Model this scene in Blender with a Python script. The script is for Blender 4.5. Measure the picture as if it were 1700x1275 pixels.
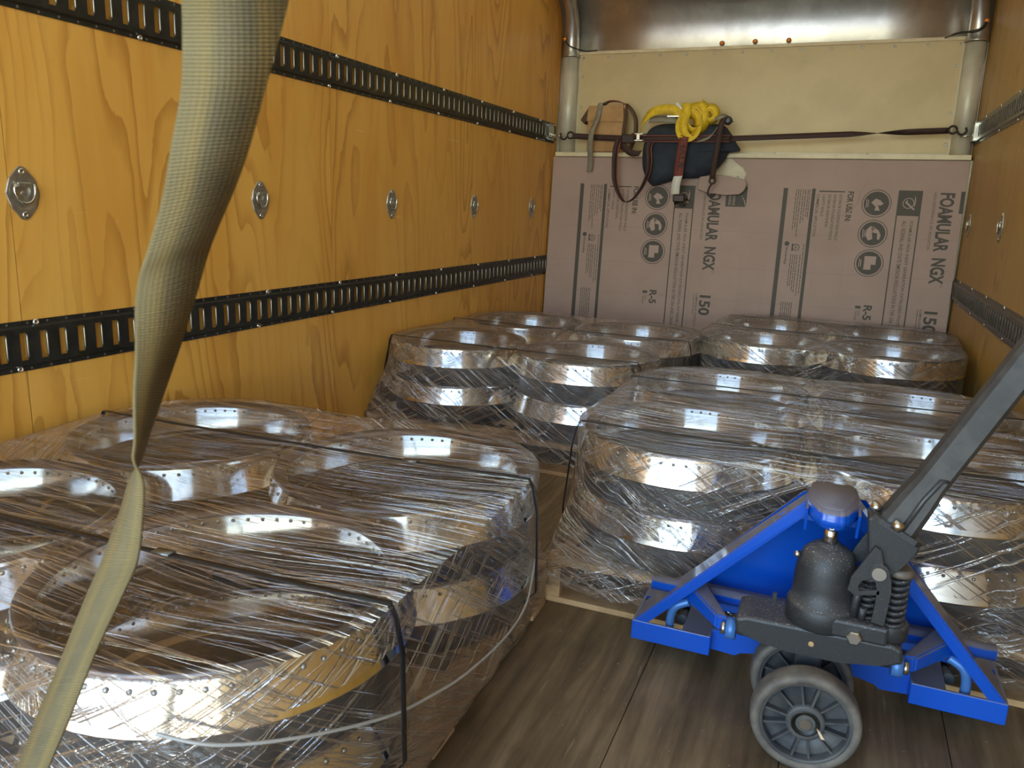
import bpy, bmesh, math, random
from mathutils import Vector, Matrix, noise
S = bpy.context.scene
for o in list(bpy.data.objects): bpy.data.objects.remove(o, do_unlink=True)
COL = S.collection
PI = math.pi
# ------------------------------------------------------------------ camera
CAM = Vector((1.8517, -0.43896, 1.02998)); FPX = 1315.49
RT = Vector((0.923497, 0.382122, 0.033694)); UP = Vector((-0.114402, 0.190513, 0.974996)); FW = Vector((-0.366149, 0.904261, -0.219654))
cd = bpy.data.cameras.new('camera'); cam = bpy.data.objects.new('camera', cd); COL.objects.link(cam)
cd.sensor_width = 36; cd.sensor_fit = 'HORIZONTAL'; cd.lens = FPX / 1700 * 36; cd.clip_start = .02; cd.clip_end = 200
m = Matrix((RT, UP, -FW)).transposed().to_4x4(); m.translation = CAM; cam.matrix_world = m
cd.dof.use_dof = True; cd.dof.focus_distance = 2.8; cd.dof.aperture_fstop = 16
S.camera = cam
# ------------------------------------------------------------------ world, sun, exposure
W = bpy.data.worlds.new('world'); S.world = W; W.use_nodes = True
nt = W.node_tree; bg = nt.nodes['Background']
sky = nt.nodes.new('ShaderNodeTexSky'); sky.sky_type = 'NISHITA'; sky.sun_disc = False
sky.sun_elevation = math.radians(50); sky.sun_rotation = math.radians(20); sky.air_density = 1.2; sky.dust_density = 1.0
nt.links.new(sky.outputs[0], bg.inputs[0]); bg.inputs[1].default_value = 2.0
sl = bpy.data.lights.new('sun', 'SUN'); sl.energy = 7.0; sl.angle = .01; sl.color = (1, .95, .86)
so = bpy.data.objects.new('sun', sl); COL.objects.link(so); so.rotation_euler = (math.radians(-6), math.radians(40), 0); so.location = (8, 2, 8)
pl = bpy.data.lights.new('rear_opening_daylight', 'AREA'); pl.shape = 'RECTANGLE'; pl.size = 2.44; pl.size_y = 2.38; pl.cycles.is_portal = True
po = bpy.data.objects.new('rear_opening_daylight', pl); COL.objects.link(po); po.location = (1.23, -1.34, 1.2); po.rotation_euler = (PI/2, 0, 0)
S.view_settings.view_transform = 'Standard'; S.view_settings.look = 'None'; S.view_settings.exposure = -0.42; S.view_settings.gamma = 1
S.view_settings.use_curve_mapping = False

# ------------------------------------------------------------------ materials
MT = {}
def mat(name, col=(.5, .5, .5), rough=.5, metal=0., **kw):
    if name in MT: return MT[name]
    m = bpy.data.materials.new(name); m.use_nodes = True
    b = m.node_tree.nodes['Principled BSDF']
    b.inputs['Base Color'].default_value = (*col, 1); b.inputs['Roughness'].default_value = rough; b.inputs['Metallic'].default_value = metal
    for k, v in kw.items(): b.inputs[k].default_value = v
    MT[name] = m; return m
def N(m, t, **kw):
    n = m.node_tree.nodes.new(t)
    for k, v in kw.items():
        if k.startswith('i_'): n.inputs[k[2:].replace('_', ' ')].default_value = v
        else: setattr(n, k, v)
    return n
def Lk(m, a, b): m.node_tree.links.new(a, b)
def P(m): return m.node_tree.nodes['Principled BSDF']
def ramp(m, src, stops, interp='LINEAR'):
    r = N(m, 'ShaderNodeValToRGB'); r.color_ramp.interpolation = interp
    e = r.color_ramp.elements
    while len(e) < len(stops): e.new(.5)
    for k, (p, c) in enumerate(stops):
        e[k].position = p; e[k].color = (*c, 1) if len(c) == 3 else c
    Lk(m, src, r.inputs[0]); return r.outputs[0]
def coords(m, scale=(1, 1, 1), kind='Object', rot=(0, 0, 0)):
    t = N(m, 'ShaderNodeTexCoord'); mp = N(m, 'ShaderNodeMapping'); mp.inputs['Scale'].default_value = scale; mp.inputs['Rotation'].default_value = rot
    Lk(m, t.outputs[kind], mp.inputs[0]); return mp.outputs[0]
def noi(m, vec, scale, detail=3, rough=.5, dist=0):
    n = N(m, 'ShaderNodeTexNoise'); n.inputs['Scale'].default_value = scale; n.inputs['Detail'].default_value = detail; n.inputs['Roughness'].default_value = rough; n.inputs['Distortion'].default_value = dist
    Lk(m, vec, n.inputs['Vector']); return n.outputs[0]
def mth(m, op, a, b=None, c=None):
    n = N(m, 'ShaderNodeMath', operation=op)
    for k, v in enumerate((a, b, c)):
        if v is None: continue
        if isinstance(v, (int, float)): n.inputs[k].default_value = v
        else: Lk(m, v, n.inputs[k])
    return n.outputs[0]
def mixc(m, f, a, b, mode='MIX'):
    n = N(m, 'ShaderNodeMix', data_type='RGBA', blend_type=mode)
    for k, v in ((0, f), (6, a), (7, b)):
        if isinstance(v, (int, float)): n.inputs[k].default_value = v
        elif isinstance(v, tuple): n.inputs[k].default_value = (*v, 1)
        else: Lk(m, v, n.inputs[k])
    return n.outputs[2]
def bump(m, h, strength=.3, dist=.002, normal=None):
    b = N(m, 'ShaderNodeBump'); b.inputs['Strength'].default_value = strength; b.inputs['Distance'].default_value = dist
    Lk(m, h, b.inputs['Height'])
    return b.outputs[0]

def plywood(name, light, mid, dark):
    m = mat(name, light, .42)
    v = coords(m, (1, 1, 1), 'UV')
    mp = N(m, 'ShaderNodeMapping'); mp.inputs['Scale'].default_value = (2.6, .42, 1); Lk(m, v, mp.inputs[0])
    n = noi(m, mp.outputs[0], 1.0, 2.0, .45, .25)
    wob = N(m, 'ShaderNodeMapping'); wob.inputs['Scale'].default_value = (30, 9, 1); Lk(m, v, wob.inputs[0])
    n2 = noi(m, wob.outputs[0], 1.0, 2)
    a = mth(m, 'MULTIPLY_ADD', n, 19.0, mth(m, 'MULTIPLY', n2, .45))
    fr = mth(m, 'FRACT', a)
    ring = ramp(m, fr, [(0, (0, 0, 0)), (.55, (.06, .06, .06)), (.86, (.8, .8, .8)), (.95, (1, 1, 1)), (1, (0, 0, 0))])
    blot = noi(m, mp.outputs[0], 2.3, 3, .6, .6)
    bl = ramp(m, blot, [(.42, (0, 0, 0)), (.62, (1, 1, 1))])
    fine = N(m, 'ShaderNodeMapping'); fine.inputs['Scale'].default_value = (160, 5, 1); Lk(m, v, fine.inputs[0])
    fi = noi(m, fine.outputs[0], 1.0, 3)
    msk = noi(m, mp.outputs[0], 1.1, 1)
    rmask = mth(m, 'MULTIPLY', ring, ramp(m, msk, [(.36, (.15, .15, .15)), (.56, (.9, .9, .9))]))
    c = mixc(m, mth(m, 'MULTIPLY', bl, .55), light, mid)
    c = mixc(m, mth(m, 'MULTIPLY', rmask, .8), c, dark)
    c = mixc(m, mth(m, 'MULTIPLY', fi, .3), c, mid)
    # scuffs and knots
    sc = N(m, 'ShaderNodeMapping'); sc.inputs['Scale'].default_value = (2, 26, 1); Lk(m, v, sc.inputs[0])
    s1 = ramp(m, noi(m, sc.outputs[0], 1.0, 3, .6), [(.70, (0, 0, 0)), (.74, (1, 1, 1))])
    c = mixc(m, mth(m, 'MULTIPLY', s1, .25), c, (.95, .72, .36))
    kn = N(m, 'ShaderNodeTexVoronoi', feature='F1'); kn.inputs['Scale'].default_value = 3.2; Lk(m, v, kn.inputs['Vector'])
    k1 = ramp(m, kn.outputs['Distance'], [(.012, (1, 1, 1)), (.02, (0, 0, 0))])
    c = mixc(m, mth(m, 'MULTIPLY', k1, .7), c, (.12, .06, .02))
    Lk(m, c, P(m).inputs['Base Color'])
    Lk(m, bump(m, mth(m, 'ADD', fi, rmask), .15, .001), P(m).inputs['Normal'])
    return m
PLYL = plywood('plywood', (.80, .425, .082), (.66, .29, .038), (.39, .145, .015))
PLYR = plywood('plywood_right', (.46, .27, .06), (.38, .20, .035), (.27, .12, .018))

def floor_mat():
    m = mat('worn_floor', (.2, .14, .09), .5)
    v = coords(m)
    g = N(m, 'ShaderNodeMapping'); g.inputs['Scale'].default_value = (26, 2.0, 1); Lk(m, v, g.inputs[0])
    a = noi(m, g.outputs[0], 1, 5, .6, .4); b = noi(m, v, 3, 4, .6)
    t = mth(m, 'ADD', mth(m, 'MULTIPLY', a, .6), mth(m, 'MULTIPLY', b, .4))
    c = ramp(m, t, [(.36, (.085, .053, .023)), (.5, (.165, .108, .052)), (.66, (.30, .205, .11))])
    sc = N(m, 'ShaderNodeMapping'); sc.inputs['Scale'].default_value = (60, 4, 1); sc.inputs['Rotation'].default_value = (0, 0, .5); Lk(m, v, sc.inputs[0])
    s1 = ramp(m, noi(m, sc.outputs[0], 1, 2), [(.69, (0, 0, 0)), (.73, (1, 1, 1))])
    c = mixc(m, mth(m, 'MULTIPLY', s1, .35), c, (.42, .33, .24))
    sp = ramp(m, noi(m, v, 95, 1), [(.76, (0, 0, 0)), (.78, (1, 1, 1))])
    c = mixc(m, mth(m, 'MULTIPLY', sp, .6), c, (.5, .42, .33))
    Lk(m, c, P(m).inputs['Base Color'])
    Lk(m, ramp(m, b, [(.3, (.55, .55, .55)), (.7, (.8, .8, .8))]), P(m).inputs['Roughness'])
    Lk(m, bump(m, a, .3, .002), P(m).inputs['Normal'])
    return m
FLOOR = floor_mat()
def noisy(name, c1, c2, scale, rough=.5, metal=0, bs=.1, stretch=(1, 1, 1), lo=.4, hi=.62, **kw):
    m = mat(name, c1, rough, metal, **kw)
    v = coords(m, stretch); n = noi(m, v, scale, 4, .6)
    Lk(m, ramp(m, n, [(lo, c1), (hi, c2)]), P(m).inputs['Base Color'])
    if bs: Lk(m, bump(m, n, bs, .002), P(m).inputs['Normal'])
    return m
TRACK = noisy('black_track_steel', (.018, .017, .013), (.032, .03, .024), 30, .36, .3, .03)
TRACKR = noisy('grey_track_steel', (.10, .085, .065), (.14, .12, .095), 30, .34, .6, .03)
LIP = mat('slot_lip_highlight', (.32, .30, .26), .28, .9)  # pale steel colour stands in for highlights on the curved black slot lips
SCREW = mat('bright_screw', (.85, .82, .75), .22, 1)
ZINC = noisy('zinc_plate', (.42, .40, .34), (.55, .52, .45), 60, .36, .9, .05)
CHROME = mat('plated_fitting', (.62, .6, .52), .22, 1)
WHITEP = noisy('cream_painted_panel', (.66, .52, .27), (.60, .47, .24), 4, .42, 0, .02)
POST = noisy('grey_white_post', (.68, .63, .49), (.58, .53, .40), 7, .4, .2, .02)
ALU = noisy('nose_aluminium', (.66, .64, .58), (.50, .48, .43), 5, .30, .85, .03, (1, .4, 1))
TRIMM = noisy('cream_trim', (.80, .68, .42), (.68, .56, .34), 9, .4, 0, .02)
def roofmat():
    m = mat('translucent_roof', (.9, .85, .7)); nt = m.node_tree; nt.nodes.remove(P(m))
    tr = N(m, 'ShaderNodeBsdfTranslucent'); tr.inputs[0].default_value = (.50, .46, .36, 1)
    df = N(m, 'ShaderNodeBsdfDiffuse'); df.inputs[0].default_value = (.8, .76, .64, 1)
    mx = N(m, 'ShaderNodeMixShader'); mx.inputs[0].default_value = .35
    Lk(m, tr.outputs[0], mx.inputs[1]); Lk(m, df.outputs[0], mx.inputs[2]); Lk(m, mx.outputs[0], nt.nodes['Material Output'].inputs[0]); return m
ROOF = roofmat()
CONC = noisy('yard_concrete', (.58, .54, .46), (.66, .61, .52), .6, .8)
AMBER = mat('amber_lens', (1, .28, .01), .2, 0, **{'Coat Weight': 1.0})
WIRE = mat('black_wire', (.02, .018, .015), .45)
FOAM = noisy('pink_foam', (.43, .295, .235), (.385, .26, .205), 3.5, .6, 0, .05, lo=.35, hi=.7)
def foamlines():
    m = FOAM; c0 = P(m).inputs['Base Color'].links[0].from_socket
    v = coords(m); g = noi(m, v, 9, 5, .7)
    sm = ramp(m, g, [(.60, (0, 0, 0)), (.72, (1, 1, 1))])
    c = mixc(m, mth(m, 'MULTIPLY', sm, .35), c0, (.33, .24, .2))
    Lk(m, c, P(m).inputs['Base Color'])
foamlines()
INK = mat('grey_green_ink', (.075, .062, .042), .6)
FOAMICON = mat('pink_knockout', (.44, .31, .25), .6)
CRACK = mat('pressed_line', (.34, .23, .2), .7)
def metal_ring():
    m = mat('spun_aluminium', (.86, .83, .78), .16, 1)
    v = coords(m, (1, 1, 14)); n = noi(m, v, 9, 4, .6); n2 = noi(m, coords(m), 14, 4, .6)
    Lk(m, ramp(m, n2, [(.3, (.07, .07, .07)), (.7, (.16, .16, .16))]), P(m).inputs['Roughness'])
    Lk(m, ramp(m, n2, [(.35, (.9, .87, .82)), (.65, (.78, .74, .68))]), P(m).inputs['Base Color'])
    Lk(m, bump(m, n, .03, .002), P(m).inputs['Normal']); return m
RINGM = metal_ring()
RIMM = noisy('rim_dark_reflection', (.16, .13, .125), (.24, .2, .19), 20, .3, .75, .03)  # dark reflection in the rim's bright metal, put into its base colour
BODYM = noisy('dull_galvanised', (.20, .19, .175), (.32, .30, .27), 12, .38, .85, .05)
PALLET = noisy('pallet_pine', (.62, .40, .20), (.42, .25, .11), 9, .7, 0, .2, (1, 1, 1))
def film_mat(name, dirs, cr_amt, haze, lo=.56, bd=.0022):
    m = mat(name); nt = m.node_tree; nt.nodes.remove(P(m)); out = nt.nodes['Material Output']
    uv = N(m, 'ShaderNodeTexCoord').outputs['UV']
    def st(sx, sy, rot, sc, det=2, dist=0., off=0.):
        mp = N(m, 'ShaderNodeMapping'); mp.inputs['Rotation'].default_value = (0, 0, rot); mp.inputs['Location'].default_value = (off, off*2, 0); Lk(m, uv, mp.inputs[0])
        m2 = N(m, 'ShaderNodeMapping'); m2.inputs['Scale'].default_value = (sx, sy, 1); Lk(m, mp.outputs[0], m2.inputs[0])
        return noi(m, m2.outputs[0], sc, det, .6, dist)
    big = st(1.5, 2.6, 0, 1, 2)
    L_ = [st(sx, sy, rot, 1, 2, 0, 3.7*i) for i, (sx, sy, rot) in enumerate(dirs)]
    def rg(x): return ramp(m, x, [(lo, (0, 0, 0)), (lo+.03, (1, 1, 1)), (lo+.06, (0, 0, 0))])
    r1 = rg(L_[0]); r2 = rg(L_[1]); r3 = rg(L_[2])
    sel = ramp(m, big, [(.44, (0, 0, 0)), (.54, (1, 1, 1))])
    rid = mth(m, 'MAXIMUM', r1, mixc(m, sel, r2, r3))
    cr = st(8, 10, .3, 1, 4, 1.2)
    crr = ramp(m, cr, [(.565, (0, 0, 0)), (.59, (1, 1, 1)), (.615, (0, 0, 0))])
    crm = mth(m, 'MULTIPLY', crr, ramp(m, st(2.1, 2.3, .2, 1, 2, 0, 9.), [(.50, (0, 0, 0)), (.60, (1, 1, 1))]))
    h = mth(m, 'ADD', mth(m, 'MULTIPLY', rid, 1.0), mth(m, 'ADD', mth(m, 'MULTIPLY', mth(m, 'ADD', L_[0], mixc(m, sel, L_[1], L_[2])), 1.1), mth(m, 'MULTIPLY', mth(m, 'ADD', crm, cr), cr_amt)))
    bn = N(m, 'ShaderNodeBump'); bn.inputs['Strength'].default_value = 1.0; bn.inputs['Distance'].default_value = bd; Lk(m, h, bn.inputs['Height'])
    gl = N(m, 'ShaderNodeBsdfGlossy'); gl.inputs['Color'].default_value = (1, .99, .98, 1); gl.inputs['Roughness'].default_value = .06; Lk(m, bn.outputs[0], gl.inputs['Normal'])
    df = N(m, 'ShaderNodeBsdfDiffuse'); df.inputs['Color'].default_value = (.86, .8, .78, 1)
    tr = N(m, 'ShaderNodeBsdfTransparent'); tr.inputs[0].default_value = (.985, .97, .965, 1)
    fres = N(m, 'ShaderNodeFresnel'); fres.inputs['IOR'].default_value = 1.40; Lk(m, bn.outputs[0], fres.inputs['Normal'])
    m1 = N(m, 'ShaderNodeMixShader'); Lk(m, mth(m, 'MULTIPLY_ADD', rid, .07, haze), m1.inputs[0]); Lk(m, tr.outputs[0], m1.inputs[1]); Lk(m, df.outputs[0], m1.inputs[2])
    m2 = N(m, 'ShaderNodeMixShader')
    fac = mth(m, 'MINIMUM', mth(m, 'ADD', fres.outputs[0], mth(m, 'MULTIPLY', mth(m, 'MAXIMUM', rid, crm), .55)), .85)
    Lk(m, fac, m2.inputs[0]); Lk(m, m1.outputs[0], m2.inputs[1]); Lk(m, gl.outputs[0], m2.inputs[2])
    Lk(m, m2.outputs[0], out.inputs[0]); return m
FILM = film_mat('stretch_film_top', ((.5, 90, .03), (.6, 130, -.09), (.8, 110, .14)), .25, .02)
FILMS = film_mat('stretch_film_side', ((.9, 46, 1.2), (1.3, 95, .75), (.8, 40, -.5)), 1.0, .035, .54, .0042)
BAND = mat('black_strapping', (.014, .014, .016), .35)
SEAL = mat('strapping_seal', (.25, .25, .24), .35, .9)
def jackblue():
    m = mat('blue_enamel', (.005, .10, .62), .28, 0, **{'Coat Weight': .4, 'Coat Roughness': .1})
    g = N(m, 'ShaderNodeNewGeometry'); s = N(m, 'ShaderNodeSeparateXYZ'); Lk(m, g.outputs['Normal'], s.inputs[0])
    n = noi(m, coords(m), 26, 4, .6)
    d = mth(m, 'ADD', s.outputs['Z'], mth(m, 'MULTIPLY_ADD', n, .25, -.12))
    f = ramp(m, d, [(.34, (0, 0, 0)), (.5, (1, 1, 1))])
    sp = ramp(m, noi(m, coords(m), 16, 3, .7), [(.66, (0, 0, 0)), (.72, (1, 1, 1))])
    c = mixc(m, mth(m, 'MULTIPLY', sp, .25), (.004, .082, .50), (.04, .18, .55))
    c = mixc(m, mth(m, 'MULTIPLY', f, .88), c, (.19, .165, .15))
    Lk(m, c, P(m).inputs['Base Color'])
    Lk(m, mth(m, 'MULTIPLY_ADD', f, .35, .28), P(m).inputs['Roughness']); return m
BLUE = jackblue()
BLUEL = mat('rubbed_blue_steel', (.08, .22, .55), .4, .3)
def castiron():
    m = mat('dusty_black_casting', (.035, .035, .035), .5)
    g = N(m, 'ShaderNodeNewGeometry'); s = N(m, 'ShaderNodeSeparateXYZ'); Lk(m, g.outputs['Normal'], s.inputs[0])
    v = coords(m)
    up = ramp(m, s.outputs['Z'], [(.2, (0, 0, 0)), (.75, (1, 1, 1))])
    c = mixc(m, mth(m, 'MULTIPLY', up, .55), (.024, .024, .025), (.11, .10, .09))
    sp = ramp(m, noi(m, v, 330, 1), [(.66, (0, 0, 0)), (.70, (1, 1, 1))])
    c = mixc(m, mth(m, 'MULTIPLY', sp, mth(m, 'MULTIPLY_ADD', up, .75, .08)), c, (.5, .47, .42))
    Lk(m, c, P(m).inputs['Base Color']); Lk(m, bump(m, noi(m, v, 60, 3), .15, .002), P(m).inputs['Normal']); return m
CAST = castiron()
HANDLE = noisy('dark_handle_steel', (.045, .045, .045), (.065, .064, .062), 25, .36, .2, .03)
STEEL = mat('bright_steel', (.72, .68, .6), .25, 1)
PISTON = mat('polished_piston', (.75, .68, .58), .15, 1)
TYRE = noisy('dusty_tyre', (.10, .086, .07), (.165, .14, .11), 25, .65, 0, .1)
HUB = noisy('grey_plastic_hub', (.035, .037, .043), (.12, .115, .10), 14, .5, 0, .05, lo=.35, hi=.75)
PAPER = noisy('printed_sticker', (.45, .45, .43), (.38, .38, .36), 40, .5)
def webbing(name, c1, c2, sc):
    m = mat(name, c1, .75)
    uv = N(m, 'ShaderNodeTexCoord').outputs['UV']; mp = N(m, 'ShaderNodeMapping'); mp.inputs['Scale'].default_value = (1, 1, 1); Lk(m, uv, mp.inputs[0])
    w = N(m, 'ShaderNodeTexWave', wave_type='BANDS', bands_direction='Y'); w.inputs['Scale'].default_value = sc; w.inputs['Distortion'].default_value = .6; Lk(m, mp.outputs[0], w.inputs[0])
    w2 = N(m, 'ShaderNodeTexWave', wave_type='BANDS', bands_direction='X'); w2.inputs['Scale'].default_value = sc*.7; Lk(m, mp.outputs[0], w2.inputs[0])
    n = noi(m, mp.outputs[0], 22, 4, .6)
    c = mixc(m, ramp(m, n, [(.35, (0, 0, 0)), (.65, (1, 1, 1))]), c1, c2)
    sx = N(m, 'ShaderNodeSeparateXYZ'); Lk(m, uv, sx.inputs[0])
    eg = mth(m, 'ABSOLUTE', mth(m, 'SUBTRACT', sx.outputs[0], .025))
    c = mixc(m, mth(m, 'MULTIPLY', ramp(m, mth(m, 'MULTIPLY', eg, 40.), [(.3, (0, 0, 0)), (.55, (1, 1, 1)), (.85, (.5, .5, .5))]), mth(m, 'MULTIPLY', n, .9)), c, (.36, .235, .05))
    c = mixc(m, mth(m, 'MULTIPLY', w.outputs[1], .6), c, tuple(x*.35 for x in c1))
    Lk(m, c, P(m).inputs['Base Color']); Lk(m, bump(m, mth(m, 'ADD', w.outputs[1], mth(m, 'MULTIPLY', w2.outputs[1], .4)), .6, .001), P(m).inputs['Normal'])
    return m
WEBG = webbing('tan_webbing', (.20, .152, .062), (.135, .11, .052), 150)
WEBB = mat('black_red_webbing', (.05, .022, .016), .7)
WEBR = mat('maroon_webbing', (.20, .045, .03), .7)
WEBE = mat('red_thread', (.30, .09, .06), .7)
YEL = noisy('yellow_webbing', (.85, .58, .02), (.7, .45, .015), 40, .6, 0, .1)
GREYW = noisy('grey_webbing', (.24, .21, .15), (.3, .27, .2), 40, .7)
NAVY = noisy('navy_blanket', (.022, .03, .042), (.034, .042, .055), 12, .85, 0, .3)
CARD = noisy('tan_leatherboard', (.52, .30, .12), (.42, .23, .085), 10, .7)
MAROON = mat('maroon_cloth', (.25, .09, .07), .8)
BROWN = mat('brown_strap', (.10, .055, .03), .7)
BLACKI = mat('black_iron', (.03, .016, .012), .4, .4)
CHIP = mat('wood_chip', (.7, .5, .33), .7)
WHITEL = mat('white_label', (.75, .72, .62), .6)

# ------------------------------------------------------------------ geometry helpers
class MB:
    def __init__(s): s.bm = bmesh.new(); s.uv = None
    mi = 0
    def face(s, vs, smooth=False):
        try: f = s.bm.faces.new(vs); f.smooth = smooth; f.material_index = s.mi; return f
        except ValueError: return None
    def box(s, a, b, bev=0, M=None):
        x0, y0, z0 = a; x1, y1, z1 = b
        vs = [s.bm.verts.new((x, y, z)) for z in (z0, z1) for y in (y0, y1) for x in (x0, x1)]
        fs = [s.face([vs[i] for i in q]) for q in ((0, 2, 3, 1), (4, 5, 7, 6), (0, 1, 5, 4), (2, 6, 7, 3), (0, 4, 6, 2), (1, 3, 7, 5))]
        if bev:
            es = list({e for f in fs for e in f.edges})
            r = bmesh.ops.bevel(s.bm, geom=es, offset=bev, segments=2, affect='EDGES', profile=.5)
            nv = {v for f in r['faces'] for v in f.verts} | {v for v in vs if v.is_valid}
            vs = list(nv)
        if M: bmesh.ops.transform(s.bm, matrix=M, verts=[v for v in vs if v.is_valid])
        return s
    def lathe(s, prof, c=(0, 0, 0), axis=(0, 0, 1), n=32, closed=False, smooth=True, caps=False):
        ax = Vector(axis).normalized(); q = Vector((0, 0, 1)).rotation_difference(ax).to_matrix()
        c = Vector(c); rings = []
        for r, h in prof:
            rings.append([s.bm.verts.new(c + q @ Vector((r*math.cos(2*PI*k/n), r*math.sin(2*PI*k/n), h))) for k in range(n)])
        m = len(rings)
        for i in range(m if closed else m-1):
            A, B = rings[i], rings[(i+1) % m]
            for k in range(n): s.face([A[k], A[(k+1) % n], B[(k+1) % n], B[k]], smooth)
        if caps:
            s.face(list(reversed(rings[0]))); s.face(rings[-1])
        return s
    def cyl(s, a, b, r, n=20, r2=None):
        a, b = Vector(a), Vector(b); L = (b-a).length
        return s.lathe([(r, 0), (r if r2 is None else r2, L)], a, b-a, n, caps=True)
    def tube(s, pts, r, n=8, closed=False):
        pts = [Vector(p) for p in pts]; rings = []; up = None
        for i, p in enumerate(pts):
            if closed: t = pts[(i+1) % len(pts)]-pts[i-1]
            else: t = pts[min(i+1, len(pts)-1)]-pts[max(i-1, 0)]
            t.normalize()
            if up is None: up = t.orthogonal().normalized()
            up = (up-t*up.dot(t)).normalized(); w = t.cross(up)
            rr = r[i] if isinstance(r, (list, tuple)) else r
            rings.append([s.bm.verts.new(p+(up*math.cos(2*PI*k/n)+w*math.sin(2*PI*k/n))*rr) for k in range(n)])
        m = len(rings)
        for i in range(m if closed else m-1):
            A, B = rings[i], rings[(i+1) % m]
            for k in range(n): s.face([A[k], A[(k+1) % n], B[(k+1) % n], B[k]], True)
        if not closed: s.face(list(reversed(rings[0]))); s.face(rings[-1])
        return s
    def prism(s, poly, a, d, bev=0):
        """poly: list of 3D points (planar), extruded by vector d"""
        a = Vector(a); d = Vector(d)
        A = [s.bm.verts.new(a+Vector(p)) for p in poly]; B = [s.bm.verts.new(a+Vector(p)+d) for p in poly]
        n = len(poly); fs = [s.face(A), s.face(list(reversed(B)))]
        for k in range(n): fs.append(s.face([A[k], B[k], B[(k+1) % n], A[(k+1) % n]]))
        if bev:
            es = list({e for f in fs if f for e in f.edges})
            bmesh.ops.bevel(s.bm, geom=es, offset=bev, segments=2, affect='EDGES', profile=.5)
        return s
    def ribbon(s, A, B, th=.0015):
        """A,B: rows of edge points; makes a solid band"""
        uvl = s.bm.loops.layers.uv.verify()
        n = len(A); A = [Vector(p) for p in A]; B = [Vector(p) for p in B]; R = []; L = 0
        for i in range(n):
            t = (A[min(i+1, n-1)]+B[min(i+1, n-1)])-(A[max(i-1, 0)]+B[max(i-1, 0)])
            nr = t.cross(B[i]-A[i]); nr = nr.normalized()*th/2 if nr.length > 1e-9 else Vector((0, th/2, 0))
            if i: L += ((A[i]+B[i])-(A[i-1]+B[i-1])).length/2
            w = (B[i]-A[i]).length
            R.append(([s.bm.verts.new(p) for p in (A[i]+nr, B[i]+nr, B[i]-nr, A[i]-nr)], L, w))
        for i in range(n-1):
            (a, la, wa), (b, lb, wb) = R[i], R[i+1]
            for k in range(4):
                f = s.face([a[k], a[(k+1) % 4], b[(k+1) % 4], b[k]], True)
                if f:
                    us = (0, wa, wa, 0), (0, wb, wb, 0)
                    for lp, (u, v) in zip(f.loops, ((us[0][k], la), (us[0][(k+1) % 4], la), (us[1][(k+1) % 4], lb), (us[1][k], lb))): lp[uvl].uv = (u, v)
        s.face([v for v in reversed(R[0][0])]); s.face(R[-1][0])
        return s
    def strap(s, pts, wdir, w, th=.0015):
        """ribbon through centre points with width direction wdir (vector or list)"""
        pts = [Vector(p) for p in pts]
        D = [Vector(wdir[min(i, len(wdir)-1)] if isinstance(wdir, list) else wdir).normalized()*w/2 for i in range(len(pts))]
        return s.ribbon([p-d for p, d in zip(pts, D)], [p+d for p, d in zip(pts, D)], th)
    def build(s, name, m, parent=None, fix=True):
        if fix: bmesh.ops.recalc_face_normals(s.bm, faces=s.bm.faces[:])
        if parent is not None:
            off = Vector(parent.get('_o', (0, 0, 0)))
            bmesh.ops.translate(s.bm, vec=-off, verts=s.bm.verts[:])
        me = bpy.data.meshes.new(name); s.bm.to_mesh(me); s.bm.free()
        for mm in (m if isinstance(m, list) else [m]): me.materials.append(mm)
        o = bpy.data.objects.new(name, me); COL.objects.link(o)
        if parent is not None:
            o.parent = parent
            o['_o'] = tuple(parent.get('_o', (0, 0, 0)))
        return o
def tag(o, label=None, cat=None, group=None, kind=None):
    if label: o['label'] = label
    if cat: o['category'] = cat
    if group: o['group'] = group
    if kind: o['kind'] = kind
    return o
def empty(name, loc, label=None, cat=None, group=None):
    o = bpy.data.objects.new(name, None); COL.objects.link(o); o.location = loc; o.empty_display_size = .05
    o['_o'] = tuple(loc); return tag(o, label, cat, group)
def copy_tree(o, parent=None):
    c = o.copy(); COL.objects.link(c)
    if parent: c.parent = parent
    for ch in list(o.children): copy_tree(ch, c)
    return c
def struct(name, mb, m, parent=None):
    o = mb.build(name, m, parent)
    if parent is None: o['kind'] = 'structure'
    return o
def ray(x, y): return FW + RT*((x-850)/FPX) - UP*((y-637.5)/FPX)
def catmull(p, k=6):
    p = [Vector(q) for q in p]; out = []
    for i in range(len(p)-1):
        a, b, c, d = p[max(i-1, 0)], p[i], p[i+1], p[min(i+2, len(p)-1)]
        for j in range(k):
            t = j/k
            out.append(.5*((2*b)+(c-a)*t+(2*a-5*b+4*c-d)*t*t+(3*b-a-3*c+d)*t**3))
    out.append(p[-1]); return out

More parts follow.
